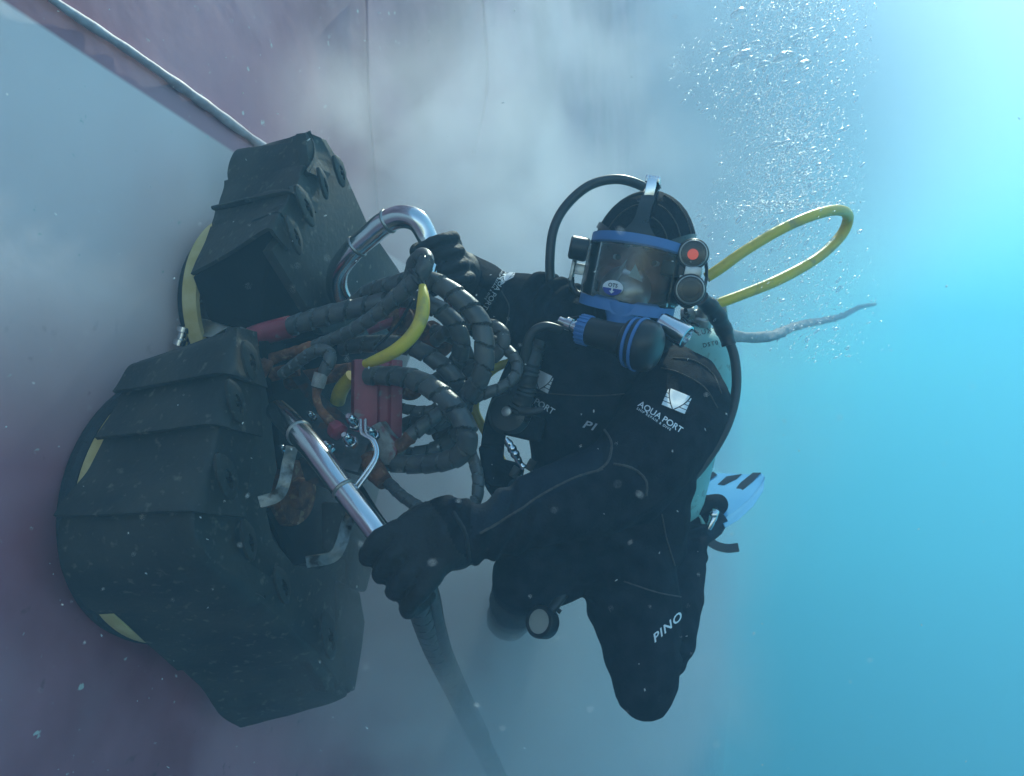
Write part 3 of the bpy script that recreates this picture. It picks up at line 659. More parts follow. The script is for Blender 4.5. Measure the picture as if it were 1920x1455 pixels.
# ------------------------------------------------------------------ prints and seams laid on curved surfaces
def bvh_of(objs):
    vs = []; fs = []
    for o in objs:
        k = len(vs); vs += [v.co.copy() for v in o.data.vertices]; fs += [tuple(i + k for i in p.vertices) for p in o.data.polygons]
    return BVHTree.FromPolygons(vs, fs)
BODY = bvh_of([person])
def onto(px, py, bvh, lift=.0015, dflt=1.4):
    r = P(px, py, 1).normalized(); h = bvh.ray_cast(Vector((0, 0, 0)), r)
    if h[0] is None: return None
    return h[0] + h[1].normalized() * lift * (1 if h[1].dot(r) < 0 else -1)
def shapes_mesh(bm, origin, ex, ey, bvh, m, name, parent, lift=.0018):
    """bm holds flat shapes in x,y; origin/ex/ey place them on the surface"""
    for _ in range(3):
        es = [e for e in bm.edges if (ex[0] ** 2 + ex[1] ** 2) ** .5 * e.calc_length() > 5]
        if not es: break
        bmesh.ops.subdivide_edges(bm, edges=es, cuts=1); bmesh.ops.triangulate(bm, faces=bm.faces)
    bad = []
    for v in bm.verts:
        p = onto(origin[0] + v.co.x * ex[0] + v.co.y * ey[0], origin[1] + v.co.x * ex[1] + v.co.y * ey[1], bvh, lift)
        if p is None: bad.append(v)
        else: v.co = p
    bmesh.ops.delete(bm, geom=bad, context='VERTS')
    bad = [f for f in bm.faces if max((e.calc_length() for e in f.edges)) > .02]
    bmesh.ops.delete(bm, geom=bad, context='FACES')
    me = bpy.data.meshes.new(name); bm.to_mesh(me); bm.free(); me.materials.append(m); return link(name, me, parent)
def text_bm(s, bold=0, shear=0, space=1.0):
    c = bpy.data.curves.new('t', 'FONT'); c.body = s; c.size = 1; c.offset = bold; c.space_character = space; c.resolution_u = 3; c.shear = shear
    o = bpy.data.objects.new('t', c); COL.objects.link(o); dg = bpy.context.evaluated_depsgraph_get(); dg.update()
    me = bpy.data.meshes.new_from_object(o.evaluated_get(dg)); bpy.data.objects.remove(o); bm = bmesh.new(); bm.from_mesh(me)
    bmesh.ops.triangulate(bm, faces=bm.faces); return bm
def emblem_bm():
    bm = bmesh.new(); g = .03; N = 10
    aL = lambda v: .06 + .42 * v ** 1.9; top = lambda x: 1 - .22 * math.sin(x * math.pi) ** 1.0
    def quad(a, b, c, d): bm.faces.new([bm.verts.new((x, y, 0)) for x, y in (a, b, c, d)])
    for k in range(N):
        v0, v1 = k / N, (k + 1) / N; y0, y1 = 1 - v0, 1 - v1
        quad((aL(v0) + g, y0 * .96), (aL(v1) + g, y1 * .96), (1 - aL(v1) - g + .001, y1 * .96), (1 - aL(v0) - g, y0 * .96))
    for s in (0, 1):
        for (v0, v1) in ((.12, .30), (.34, .52), (.56, .76), (.80, 1)):
            for k in range(3):
                a, b = v0 + (v1 - v0) * k / 3, v0 + (v1 - v0) * (k + 1) / 3
                q = [(.0, 1 - a), (.0, 1 - b), (aL(b) - g, 1 - b), (aL(a) - g, 1 - a)]
                quad(*[((1 - x) if s else x, y) for x, y in q])
    bmesh.ops.remove_doubles(bm, verts=bm.verts, dist=.0005); return bm
def deg(a, s): a = R_(a); return (s * math.cos(a), s * math.sin(a))
def logo(o, ang, s, es, skew=0):
    """o: baseline start of the words, ang: picture angle of the baseline, s: letter size, es: emblem box"""
    ex = deg(ang, s); ey = deg(ang - 90 + skew, s)
    shapes_mesh(text_bm('AQUA PORT', .012), o, ex, ey, BODY, M['print'], 'sleeve_print', person)
    o2 = (o[0] - ey[0] * .42, o[1] - ey[1] * .42); k = .40
    shapes_mesh(text_bm('SHIP REPAIR & DIVE', .01, space=1.30), (o2[0] + ex[0] * .1, o2[1] + ex[1] * .1), (ex[0] * k, ex[1] * k), (ey[0] * k, ey[1] * k), BODY, M['print'], 'sleeve_print', person)
    return ex, ey
# sleeve of the near arm
logo((1196, 762), 33, 16.5, None)
shapes_mesh(emblem_bm(), (1240, 760), deg(22, 46), deg(-66, 36), BODY, M['print'], 'emblem_print', person)
# chest
logo((957, 728), 32, 16.5, None)
shapes_mesh(emblem_bm(), (996, 722), deg(26, 36), deg(-70, 34), BODY, M['print'], 'emblem_print', person)
shapes_mesh(text_bm('PI', .02, .25, 1.15), (1091, 800), deg(17, 28), deg(-73, 20), BODY, M['print_g'], 'chest_print', person)
shapes_mesh(text_bm('PINO', .02, .25, 1.15), (1226, 1206), deg(-42, 27), deg(-115, 20), BODY, M['print'], 'knee_print', person)
# sleeve of the far arm
logo((946, 508), 122, 14, None)
shapes_mesh(emblem_bm(), (935, 536), deg(-28, 32), deg(-70, 18), BODY, M['print'], 'emblem_print', person)
def seam(pts, r=.0013, m=None, bvh=BODY, parent=person, name='seam'):
    c = cat([list(p) for p in pts], 14); P_ = [onto(x, y, bvh, .0006) for x, y in c]; P_ = [p for p in P_ if p is not None]
    runs = [[P_[0]]]
    for a, b in zip(P_, P_[1:]):
        if (a - b).length > .03: runs.append([])
        runs[-1].append(b)
    mb = MB()
    for P2 in runs:
        if len(P2) > 3: mb.tube(P2, [r * (1 + .4 * noise.noise(Vector((i * .9, 0, pts[0][0])))) for i in range(len(P2))], 8)
    if mb.v: mb.obj(name, m or M['stitch'], parent)
seam([(1262, 672), (1300, 676), (1335, 700), (1352, 738)]); seam([(1240, 690), (1275, 700), (1320, 726), (1345, 765)])
seam([(1130, 800), (1146, 830), (1140, 865), (1118, 885)], .002)
seam([(900, 1000), (960, 965), (1020, 925), (1080, 895), (1130, 880)], .0018); seam([(1150, 870), (1185, 878), (1210, 900), (1212, 930)], .002)
seam([(1000, 735), (1060, 740), (1120, 742), (1180, 738)], .0012); seam([(1010, 620), (1050, 600), (1090, 592)], .0012)
seam([(940, 545), (955, 575), (950, 610)], .0012); seam([(1265, 1060), (1250, 1010), (1240, 960)], .0014); seam([(1170, 1090), (1230, 1110), (1280, 1120)], .0014)
seam([(850, 960), (872, 1000), (880, 1050)], .003, M['glove'], name='glove_cuff')

# ------------------------------------------------------------------ full face mask
mask = empty('diving_mask', hd(0, -.02, .13))
tag(mask, 'full face diving mask with blue frame, clear visor and breathing regulator, worn by the diver', 'diving mask')
def arc(t, a=.084, b=.060, f0=.078): return a * math.sin(R_(t)), f0 + b * math.cos(R_(t))
def ring(u_fn, t0, t1, n, a=.084, b=.060, f0=.078): 
    out = []
    for i in range(n + 1):
        t = t0 + (t1 - t0) * i / n; x, f = arc(t, a, b, f0); out.append((t, x, f))
    return out
def band(u0, u1, t0, t1, thick, m, name, par, a=.084, b=.06, n=40, sag=0, f_shift=0, nv=4):
    rows = []
    for j in range(nv + 1):
        row = []
        for i in range(n + 1):
            t = t0 + (t1 - t0) * i / n; x, f = arc(t, a, b)
            u = (u0(t) if callable(u0) else u0) * (1 - j / nv) + (u1(t) if callable(u1) else u1) * j / nv
            row.append(hd(x, u, f + f_shift))
        rows.append(row)
    me = MB().sheet(rows, thick); return me.obj(name, m, par, angle=50)
topu = lambda t: .001 + .004 * math.cos(R_(t)); botu = lambda t: -.086 - .010 * math.cos(R_(t))
band(botu, topu, -82, 82, .003, M['glass'], 'visor', mask)
band(lambda t: topu(t) - .003, lambda t: topu(t) + .016, -86, 86, -.009, M['blue'], 'frame', mask, a=.0855, b=.0615)
band(lambda t: botu(t) - .020 - (.0 if abs(t) > 12 else .004), lambda t: botu(t) + .003 - (0 if 10 < abs(t - 5) < 40 else .005), -86, 86, -.009, M['blue'], 'frame', mask, a=.0855, b=.0615)
# clear folded visor edge on the far side + black skirt
band(lambda t: -.084, lambda t: .003, 60, 84, -.004, M['clear'], 'visor_edge', mask, a=.088, b=.062, n=8)
band(lambda t: -.084, lambda t: .003, -84, -66, -.004, M['clear'], 'visor_edge', mask, a=.088, b=.062, n=8)
MB().box(hd(.086, -.036, .098), HR * .003, HUp * .003, HF * .012).obj('visor_clip', M['steel'], mask, bevel=.001)
rows = []
for k in range(9):
    z = k / 8; row = []
    for i in range(49):
        t = i / 48 * 2 * math.pi; rr = .080 * (1 - z) + .088 * z; uu = .075 * (1 - z) + .082 * z
        x, u = math.cos(t), math.sin(t); x = math.copysign(abs(x) ** .6, x); u = math.copysign(abs(u) ** .6, u)
        row.append(hd(x * (.083 + .010 * z), -.040 + u * (.053 + .006 * z), .084 - z * .060))
    rows.append(row)
MB().sheet(rows, .005).obj('face_skirt', M['hood'], mask)
# oral nasal cup
oc = hd(-.006, -.074, .084)
M['silicone'] = glass('milky_silicone', (.8, .8, .8), .0)
sn = M['silicone'].node_tree; dn = sn.nodes.new('ShaderNodeBsdfTranslucent'); dn.inputs[0].default_value = (.75, .78, .82, 1); d2 = sn.nodes.new('ShaderNodeBsdfGlossy'); d2.inputs['Roughness'].default_value = .25
an = sn.nodes.new('ShaderNodeAddShader'); sn.links.new(dn.outputs[0], an.inputs[0]); sn.links.new(d2.outputs[0], an.inputs[1]); mn = [q for q in sn.nodes if q.type == 'MIX_SHADER'][0]; mn.inputs[0].default_value = .5; [sn.links.remove(k) for k in list(sn.links) if k.to_node == mn and k.to_socket == mn.inputs[0]]; sn.links.new(an.outputs[0], mn.inputs[2]); mn.inputs[0].default_value = .5
cup = MB().lathe(oc, HF + HUp * .25, [(0, .046), (.01, .0455), (.022, .039), (.032, .027), (.037, .012)], 32).obj('nose_cup', M['silicone'], mask)
MB().lathe(oc - HF * .004, HF + HUp * .25, [(0, .030), (.012, .029), (.02, .023), (.026, .012)], 28).obj('cup_lining', M['hood'], mask)
MB().prism([hd(-.034, -.066, .120), hd(-.010, -.022, .116), hd(-.016, -.068, .124)], HF * .002).obj('nose_block', M['steel'], mask)
MB().prism([hd(.006, -.028, .116), hd(.024, -.056, .114), hd(-.002, -.050, .118)], HF * .002).obj('nose_block', mat('pale_silicone', (.42, .62, .68), None, rough=.4), mask)
# oval badge on the lower visor
bt = -14; bx, bf = arc(bt, .0855, .0615); bc = hd(bx, -.076, bf + .0015); bn = (HR * math.sin(R_(bt)) * .7 + HF * math.cos(R_(bt))).normalized(); bxd = bn.cross(HUp).normalized()
if bxd.dot(HR) < 0: bxd = -bxd
badge = MB().lathe(bc, bn, [(0, .0185), (.001, .0185)], 32, squash=.68, xdir=bxd).obj('badge', M['print'], mask)
def bp(x, y, z=.0016): return bc + bxd * x + HUp * y + bn * z
half = [(.0172 * math.cos(R_(a)), .0118 * math.sin(R_(a)) - .0005) for a in range(180, 361, 12)]
MB().prism([bp(x, y - .001) for x, y in half], bn * .0004).obj('badge_field', M['navy'], badge)
MB().prism([bp(-.0015, -.001, .0024), bp(-.0015, -.006, .0024), bp(-.005, -.006, .0024), bp(0, -.0105, .0024), bp(.005, -.006, .0024), bp(.0015, -.006, .0024), bp(.0015, -.001, .0024)], bn * .0003).obj('badge_arrow', M['print'], badge)
bm = text_bm('OTS', .02); 
for v in bm.verts: v.co = bp(-.0088 + v.co.x * .0092, .0008 + v.co.y * .0092, .0022)
me = bpy.data.meshes.new('badge_lettering'); bm.to_mesh(me); bm.free(); me.materials.append(M['ink']); link('badge_lettering', me, badge)
# spider strap over the hood
def head_surf(r, u, lift=.004):
    q = 1 - (r / .099) ** 2 - (u / .126) ** 2
    return hd(r, u, -.010 + .095 * math.sqrt(max(0, q)) + lift)
rows = []
for i in range(22):
    f = i / 21; u = .016 + .108 * f; wdt = .012 + .058 * max(0, 1 - f * 2.2) ** 2.4
    rows.append([head_surf(-.004 + wdt * s, min(u, .1235) - abs(s) * .010 * max(0, 1 - f * 2.2), .0055 if f < .8 else .008) for s in (-1, -.6, -.2, .2, .6, 1)])
rows.append([hd(-.004 + .010 * s, .134, .03) for s in (-1, -.6, -.2, .2, .6, 1)]); rows.append([hd(-.004 + .010 * s, .134, -.02) for s in (-1, -.6, -.2, .2, .6, 1)])
MB().sheet(rows, .003).obj('strap', M['hood'], mask)
bk = hd(-.004, .134, .040)
b = MB(); b.box(bk, HR * .013, HUp * .006, HF * .010); b.box(bk - HUp * .016 + HF * .012, HR * .009, HUp * .016, HF * .003)
for k in range(-2, 3): b.box(bk + HR * k * .005 + HF * .011, HR * .0012, HUp * .006, HF * .0015)
b.obj('strap_buckle', M['chrome'], mask, bevel=.0012)
for k, (pr, pu) in enumerate(((-.092, .045), (.090, .05))):
    rows = [[head_surf(pr * (.60 + .4 * f) , .022 + (pu - .022) * f + w_, .005) for w_ in (-.007, 0, .007)] for f in [i / 8 for i in range(9)]]
    MB().sheet(rows, .003).obj('strap', M['hood'], mask)
# hood ribs
for s, k in ((-1, .93), (1, .93), (1, .74), (-1, .70), (1, .52)):
    pts = [head_surf(s * .098 * k * math.sin(R_(a)), .124 * k * math.cos(R_(a)), .0005) for a in range(12, 84, 6)]
    MB().tube(pts, .0013, 8).obj('hood_seam', M['stitch'], person)
# side port and buckle, left in the picture
MB().lathe(hd(-.088, -.014, .085), -HR + HF * .25, [(0, .020), (.004, .022), (.030, .021), (.033, .017)], 24).obj('comms_port', M['plastic'], mask)
b = MB(); b.box(hd(-.112, -.050, .062), HR * .003, HUp * .022, HF * .010); b.box(hd(-.098, -.048, .066), HR * .010, HUp * .010, HF * .002); b.obj('side_buckle', M['steel'], mask, bevel=.0015)
MB().tube([hd(-.113, -.065, .06), hd(-.108, -.082, .06), hd(-.095, -.092, .064), hd(-.08, -.095, .07)], .006, 10).obj('strap', M['hood'], mask)
# throat and regulator
MB().lathe(hd(0, -.100, .122), -HUp + HF * .08, [(0, .034), (.012, .031), (.026, .024), (.034, .022)], 28, squash=.6, xdir=HR).obj('throat', M['blue'], mask)
ra, rb = P(1102, 620, 1.225), P(1262, 662, 1.15); rx = (rb - ra); RL = rx.length; rx.normalize()
reg = MB().lathe(ra, rx, [(.0, .019), (.004, .024), (.050, .025), (.066, .028), (.072, .036), (.079, .040), (.087, .040), (.094, .0425), (.106, .0425), (.118, .039), (.126, .030), (.130, .016)], 40).obj('regulator', M['plastic'], mask)
for z, r in ((.0825, .0412), (.0955, .0435)):
    MB().lathe(ra, rx, [(z - .003, r - .004), (z - .0025, r + .0008), (z + .0022, r + .0012), (z + .003, r - .004)], 48).obj('blue_ring', M['blue'], mask)
kn = MB(); kn.lathe(ra, rx, [(-.016, .019), (-.014, .0235), (.004, .0245), (.006, .021)], 30)
for k in range(20):
    a = k / 20 * 2 * math.pi; u = rx.orthogonal().normalized(); w = rx.cross(u); o = u * math.cos(a) + w * math.sin(a)
    kn.box(ra + rx * -.005 + o * .0245, rx * .009, rx.cross(o) * .0018, o * .0016)
kn.obj('blue_knob', M['blue'], mask, bevel=.0004)
MB().lathe(ra - rx * .016, -rx + Vector((0, 0, .12)), [(0, .012), (.008, .012), (.009, .009), (.014, .009), (.0145, .0115), (.025, .0115), (.0255, .008), (.040, .0075)], 12).obj('hose_coupling', M['chrome'], mask)
# exhaust deflector, polished
MB().lathe(P(1236, 602, 1.225), P(1290, 634, 1.20) - P(1236, 602, 1.225), [(0, .012), (.004, .017), (.04, .020), (.055, .020), (.056, .017), (.03, .014)], 28).obj('exhaust_tube', M['chrome'], mask)

# ------------------------------------------------------------------ lamps clamped to the mask
def lamp(c, ax, r, L, label, lit):
    t = empty('dive_light', c); tag(t, label, 'dive light')
    MB().lathe(c, -ax, [(0, r * .98), (.002, r * 1.04), (.010, r * 1.04), (.011, r * .96), (.016, r * .96), (.017, r * 1.0), (L * .6, r * .94), (L * .62, r * 1.02), (L * .68, r * 1.02), (L * .7, r * .9), (L, r * .8)], 36).obj('lamp_body', M['plastic'], t)
    n = 36; u = ax.orthogonal().normalized(); w = ax.cross(u)
    rim = MB().tube([c + ax * .0015 + (u * math.cos(k * math.pi / 18) + w * math.sin(k * math.pi / 18)) * r * .86 for k in range(n + 1)], .0016, 8).obj('lens_rim', M['steel'], t)
    MB().lathe(c - ax * .002, ax, [(0, r * .84), (.0015, r * .84)], 32).obj('reflector', mat('lamp_reflector', (.30, .26, .34) if lit else (.05, .07, .09), None, rough=.3, metal=.3), t)
    if lit: MB().lathe(c + ax * .0003 + u * .001, ax, [(0, r * .36), (.0008, r * .36)], 24).obj('led', M['lamp'], t)
    else: MB().lathe(c + ax * .0003, ax, [(0, r * .55), (.001, r * .5)], 24).obj('lens_core', M['fin_dark'], t)
    MB().lathe(c + ax * .0025, ax, [(0, r * .85), (.002, r * .80), (.0032, r * .5)], 32).obj('lens', M['glass'], t)
    return t
la = (HF + HR * .12).normalized(); c1 = P(1300, 476, 1.245); c2 = P(1294, 543, 1.24)
lamp(c1, la, .0258, .075, 'black dive light with a lit red lens on the side of the mask', True)
lamp(c2, la, .0262, .080, 'black dive light with a dark round lens below the red lit one', False)
cl = empty('lamp_bracket', (c1 + c2) / 2 - la * .03); tag(cl, 'dark clamp and cords holding the two lights beside the mask', 'bracket')
MB().box((c1 + c2) / 2 - la * .02 + HR * .004, HR * .014, HUp * .010, HF * .018).obj('clamp_block', M['steel'], cl, bevel=.002)
for dz in (.040, .062):
    pp = []
    for k in range(25):
        a = k / 24 * 2 * math.pi; cc = (c1 + c2) / 2 - la * dz; pp.append(cc + HR * math.cos(a) * .030 + (c1 - c2) * .5 * math.sin(a) + (c1 - c2).normalized() * .028 * math.sin(a))
    MB().tube(pp, .0018, 8).obj('cord', M['hose'], cl)
MB().box(P(1262, 505, 1.27), HR * .02, HUp * .012, HF * .012).obj('mount_arm', M['plastic'], cl, bevel=.003)
# frayed cord bundle under the lamps
mb = MB(); rnd = random.Random(3)
for k in range(16):
    b0 = P(1262 + rnd.uniform(-14, 20), 590 + rnd.uniform(-10, 24), 1.27); pts = [b0]
    for j in range(5): pts.append(pts[-1] + Vector((rnd.uniform(-.012, .012), rnd.uniform(-.006, .006), rnd.uniform(-.012, .010))))
    q = [Vector(x) for x in cat([list(x) for x in pts], 3)]; mb.tube(q, .0022, 6)
mb.obj('cord', M['hood'], cl)

# ------------------------------------------------------------------ air cylinder on his back
A0, A1 = P(1314, 612, 1.62), P(1232, 965, 1.74); ta = (A1 - A0); TL = ta.length; ta.normalize()
tank = empty('air_cylinder', A0); tag(tank, 'scratched pale turquoise metal air cylinder on the back of the diver', 'air cylinder')
r0 = .098
prof = [(0, .022)] + [(.002 + .085 * (1 - math.cos(R_(a))), .022 + (r0 - .022) * math.sin(R_(a))) for a in range(10, 91, 8)] + [(.2, r0), (TL - .06, r0), (TL - .03, r0 * .95), (TL, r0 * .75), (TL + .01, r0 * .4)]
shell = MB().lathe(A0, ta, prof, 56).obj('cylinder_shell', M['tank'], tank)
v = MB(); v.lathe(A0 - ta * .05, ta, [(0, .014), (.01, .016), (.03, .016), (.034, .022), (.052, .022)], 18); v.lathe(A0 - ta * .03, Vector((1, -.4, .1)), [(-.05, .010), (-.048, .018), (-.02, .018), (-.018, .010), (.03, .010), (.034, .016), (.05, .016)], 16)
v.obj('valve', M['steel'], tank, bevel=.001)
TB = bvh_of([shell])
shapes_mesh(text_bm('LUXFER', .012, space=1.25), (1308, 630), deg(-14, 13), deg(-104, 13), TB, M['ink'], 'stamped_letters', tank, .0008)
shapes_mesh(text_bm('DST0', .012, space=1.25), (1318, 652), deg(-12, 11), deg(-102, 11), TB, M['ink'], 'stamped_letters', tank, .0008)
shapes_mesh(text_bm('7', .012), (1292, 632), deg(-14, 12), deg(-104, 12), TB, M['ink'], 'stamped_letters', tank, .0008)
# band holding the cylinder
for z in (.22,):
    MB().lathe(A0 + ta * z, ta, [(0, r0 + .001), (.001, r0 + .005), (.045, r0 + .005), (.046, r0 + .001)], 56).obj('cylinder_band', M['fin_dark'], tank)

# ------------------------------------------------------------------ harness on the chest
har = empty('harness', P(960, 760, 1.36)); tag(har, 'black buoyancy harness with inflator hose and metal clips on the right side of the diver', 'harness')
def hbar(pts, name, m=M['hose'], seg=16, par=har, fn=None): return bar(pts, name, m, seg, par, fn)
hbar([(1052, 618, 1.32, 8), (1020, 612, 1.31, 9), (995, 628, 1.31, 9), (985, 665, 1.32, 10), (975, 710, 1.33, 10), (962, 745, 1.34, 10)], 'inflator_hose')
hbar([(1010, 640, 1.34, 14), (995, 690, 1.33, 18), (982, 740, 1.34, 20), (968, 775, 1.35, 20)], 'corrugated_hose', M['hose'], 20, fn=lambda L, a: 1 + .07 * math.sin(L * 700))
strip([(985, 660, 1.42), (958, 720, 1.41), (935, 780, 1.40), (924, 850, 1.40), (930, 900, 1.40), (958, 935, 1.40)], .022, .010, M['neo'], 'side_strap', side=Vector((1, .3, 0)), parent=har)
mb = MB(); mb.lathe(P(958, 775, 1.36), Vector((-.3, -1, .1)), [(-.03, .03), (-.02, .040), (.012, .042), (.022, .034), (.024, .012)], 28)
mb.obj('inflator_body', M['hood'], har)
MB().box(P(985, 800, 1.36), Vector((.035, 0, -.008)), Vector((.004, .02, .0)), Vector((.004, 0, .022))).obj('pouch', M['neo'], har, bevel=.008, segs=3)
hbar([(975, 770, 1.31, 9), (1000, 772, 1.30, 8), (1022, 766, 1.30, 5)], 'pull_toggle', M['hose'])
MB().lathe(P(950, 772, 1.315), Vector((-.3, -1, .1)), [(0, .010), (.004, .009), (.005, .005)], 14).obj('button', M['steel'], har)
mb = MB(); mb.box(P(925, 870, 1.37), Vector((.022, 0, .0)), Vector((0, .018, 0)), Vector((-.006, 0, .034))); mb.box(P(950, 890, 1.37), Vector((.030, 0, -.008)), Vector((0, .018, 0)), Vector((.004, 0, .026)))
mb.obj('weight_pouch', M['neo'], har, bevel=.008, segs=3)
hbar([(948, 822, 1.32, 5), (958, 838, 1.32, 7), (966, 852, 1.32, 7), (974, 866, 1.32, 5), (984, 880, 1.32, 6)], 'metal_coupling', M['chrome'], 10, fn=lambda L, a: 1 + (.25 if int(L * 160) % 2 else 0))
for (x, y, a_) in ((995, 872, .5), (972, 905, .3), (965, 885, .8)):
    MB().box(P(x, y, 1.325), Vector((.006, 0, -.004)), Vector((0, .003, 0)), Vector((.005, 0, .009))).obj('clip', M['dark_steel'], har, bevel=.0015)
MB().lathe(P(966, 912, 1.32), Vector((-.2, -1, .2)), [(0, .013), (.004, .013), (.0045, .010)], 18).obj('small_gauge', M['fin_dark'], har)
hbar([(978, 890, 1.32, 2.5), (990, 912, 1.32, 2.5)], 'split_pin', M['chrome'], 8)

# hoses round his shoulders
def hose_thing(pts, label, m, name='air_hose', cat_='hose', seg=18, fn=None, group=None):
    p, r = spath(pts, 10); p, r = resample(p, r, .004); o = MB().tube(p, r, seg, fn=fn).obj(name, m); return tag(o, label, cat_, group)
hose_thing([(1235, 372, 1.47, 8), (1200, 347, 1.46, 9), (1155, 336, 1.45, 9), (1105, 348, 1.44, 9), (1062, 385, 1.43, 9), (1038, 430, 1.42, 9), (1031, 490, 1.42, 9), (1034, 545, 1.43, 9), (1042, 600, 1.46, 9)],
           'thin black air hose arching from behind the hood down to the shoulder', M['hose'])
rh_ = empty('regulator_hose', P(1370, 650, 1.5)); tag(rh_, 'black hose with ribbed sleeve running from the lights down past the pale cylinder', 'hose')
bar([(1315, 560, 1.44, 14), (1340, 585, 1.46, 16), (1358, 620, 1.48, 15), (1368, 650, 1.48, 12)], 'ribbed_sleeve', M['plastic'], 20, rh_, fn=lambda L, a: 1 + (.10 if (L * 220) % 1 < .5 else 0))
bar([(1360, 625, 1.48, 9), (1376, 665, 1.48, 9), (1381, 715, 1.47, 9), (1374, 765, 1.46, 9), (1355, 815, 1.45, 9), (1320, 870, 1.44, 9), (1280, 915, 1.42, 9), (1245, 955, 1.40, 9)], 'hose_run', M['hose'], 18, rh_)
hose_thing([(1325, 520, 1.42, 10), (1352, 502, 1.42, 10.5), (1400, 468, 1.43, 10), (1470, 427, 1.46, 10), (1530, 402, 1.50, 10), (1572, 394, 1.56, 10), (1590, 406, 1.64, 10), (1578, 440, 1.66, 10), (1535, 482, 1.62, 9.5), (1465, 522, 1.56, 10.5), (1400, 549, 1.52, 10), (1350, 568, 1.50, 10), (1320, 580, 1.5, 9)],
           'yellow air hose looping out behind the head among the bubbles', M['yellow'])
hose_thing([(1010, 690, 1.47, 8), (960, 680, 1.5, 8), (925, 693, 1.5, 8.5), (900, 722, 1.5, 8.5), (890, 765, 1.5, 8.5), (905, 800, 1.5, 8.5), (925, 835, 1.49, 8.5), (950, 880, 1.48, 8)],
           'yellow hose curving behind the wrapped hoses beside the chest of the diver', M['yellow'])
def ragged(L, a): return 1 + .30 * noise.noise(Vector((L * 9, a, 4))) + .10 * noise.noise(Vector((L * 60, a * 2, 1)))
hose_thing([(1340, 622, 1.72, 9), (1395, 632, 1.8, 10), (1448, 630, 2.0, 10), (1480, 616, 2.5, 8), (1515, 606, 3.2, 7), (1550, 600, 4.2, 6), (1580, 592, 5.5, 5), (1612, 576, 7, 4), (1642, 570, 9, 2.5)],
           'grey ragged umbilical trailing off to the right behind the cylinder', M['rope'], 'trailing_umbilical', 'hose', fn=ragged)

# ------------------------------------------------------------------ fin, gauge
fin = empty('swim_fin', P(1330, 970, 1.75)); tag(fin, 'pale blue swim fin with dark slots sticking out behind the cylinder', 'swim fin')
F0, F1 = P(1302, 935, 1.76), P(1425, 905, 1.80)
L_ = [(1296, 945), (1306, 915), (1318, 893), (1345, 886), (1380, 888), (1412, 889), (1428, 886), (1434, 893), (1426, 912), (1405, 938), (1378, 962), (1350, 973), (1335, 966), (1318, 955)]
MB().prism([P(a, b, 1.74 + (970 - b) * .0028) for a, b in L_], (.002, .012, -.014)).obj('blade', M['fin'], fin, bevel=.004)
MB().prism([P(a, b, 1.73 + (970 - b) * .0028) for a, b in ((1352, 975), (1380, 958), (1408, 934), (1428, 908), (1435, 893), (1432, 920), (1412, 950), (1385, 975), (1360, 990))], (.004, .02, -.004)).obj('side_rail', M['fin'], fin, bevel=.003)
for pp in (((1308, 915), (1322, 890), (1338, 884), (1345, 890), (1325, 905)), ((1346, 908), (1362, 893), (1392, 888), (1382, 898), (1358, 910)), ((1372, 925), (1388, 905), (1412, 886), (1428, 886), (1412, 903), (1390, 922))):
    MB().prism([P(a, b, 1.734 + (970 - b) * .0028) for a, b in pp], (0, .006, -.002)).obj('blade_slot', M['fin_dark'], fin, bevel=.001)
for k in range(3):
    x = 1324 + k * 9; MB().prism([P(x, 932, 1.838), P(x + 4, 932, 1.838), P(x + 2, 928, 1.849)], (0, .004, 0)).obj('moulded_mark', M['fin_dark'], fin)
MB().lathe(P(1318, 985, 1.72), Vector((.8, .2, .5)), [(-.05, .040), (-.02, .044), (.02, .042), (.05, .03)], 24, squash=.6).obj('foot_pocket', M['fin_dark'], fin)
b = MB(); b.tube([P(1342, 958, 1.70), P(1336, 972, 1.69), P(1328, 992, 1.69)], [.009, .011, .008], 12); b.lathe(P(1338, 964, 1.685), Vector((0, -1, .2)), [(0, .009), (.006, .008), (.008, .004)], 14)
b.obj('buckle', M['chrome'], fin)
strip([(1322, 990, 1.69), (1326, 1008, 1.69), (1342, 1022, 1.69), (1364, 1028, 1.69), (1385, 1026, 1.69)], .010, .005, M['hose'], 'heel_strap', side=Vector((.1, .3, 1)), parent=fin)
mb = MB()
for k in range(6):
    mb.tube([P(1300 + k * 2, 962 + k * 5, 1.70), P(1312 + k * 2, 968 + k * 3, 1.69), P(1318 + k, 985, 1.69)], .003, 8)
mb.obj('strap_ribs', M['tank'], fin)
ga = empty('pressure_gauge', P(1015, 1165, 1.33)); tag(ga, 'round gauge with pale lens dangling on a strap below the right thigh', 'gauge')
gn = Vector((-.55, -.75, .35)).normalized()
MB().lathe(P(1014, 1166, 1.345), gn, [(-.022, .024), (-.018, .029), (.004, .030), (.008, .028), (.008, .022), (.004, .022)], 36).obj('housing', M['plastic'], ga)
MB().lathe(P(1014, 1166, 1.345) + gn * .003, gn, [(0, .0225), (.003, .0225), (.0036, .018)], 36).obj('lens', M['lens'], ga)
bar([(1028, 1150, 1.35, 9), (1040, 1135, 1.36, 10), (1056, 1112, 1.38, 11), (1080, 1075, 1.42, 12)], 'strap', M['hose'], 14, ga)
b = MB(); b.lathe(P(1036, 1152, 1.345), Vector((.6, 0, .8)), [(-.006, .006), (.006, .006)], 10); b.lathe(P(1048, 1146, 1.345), Vector((.6, 0, .8)), [(-.003, .004), (.004, .004)], 10); b.obj('swivel', M['plastic'], ga)

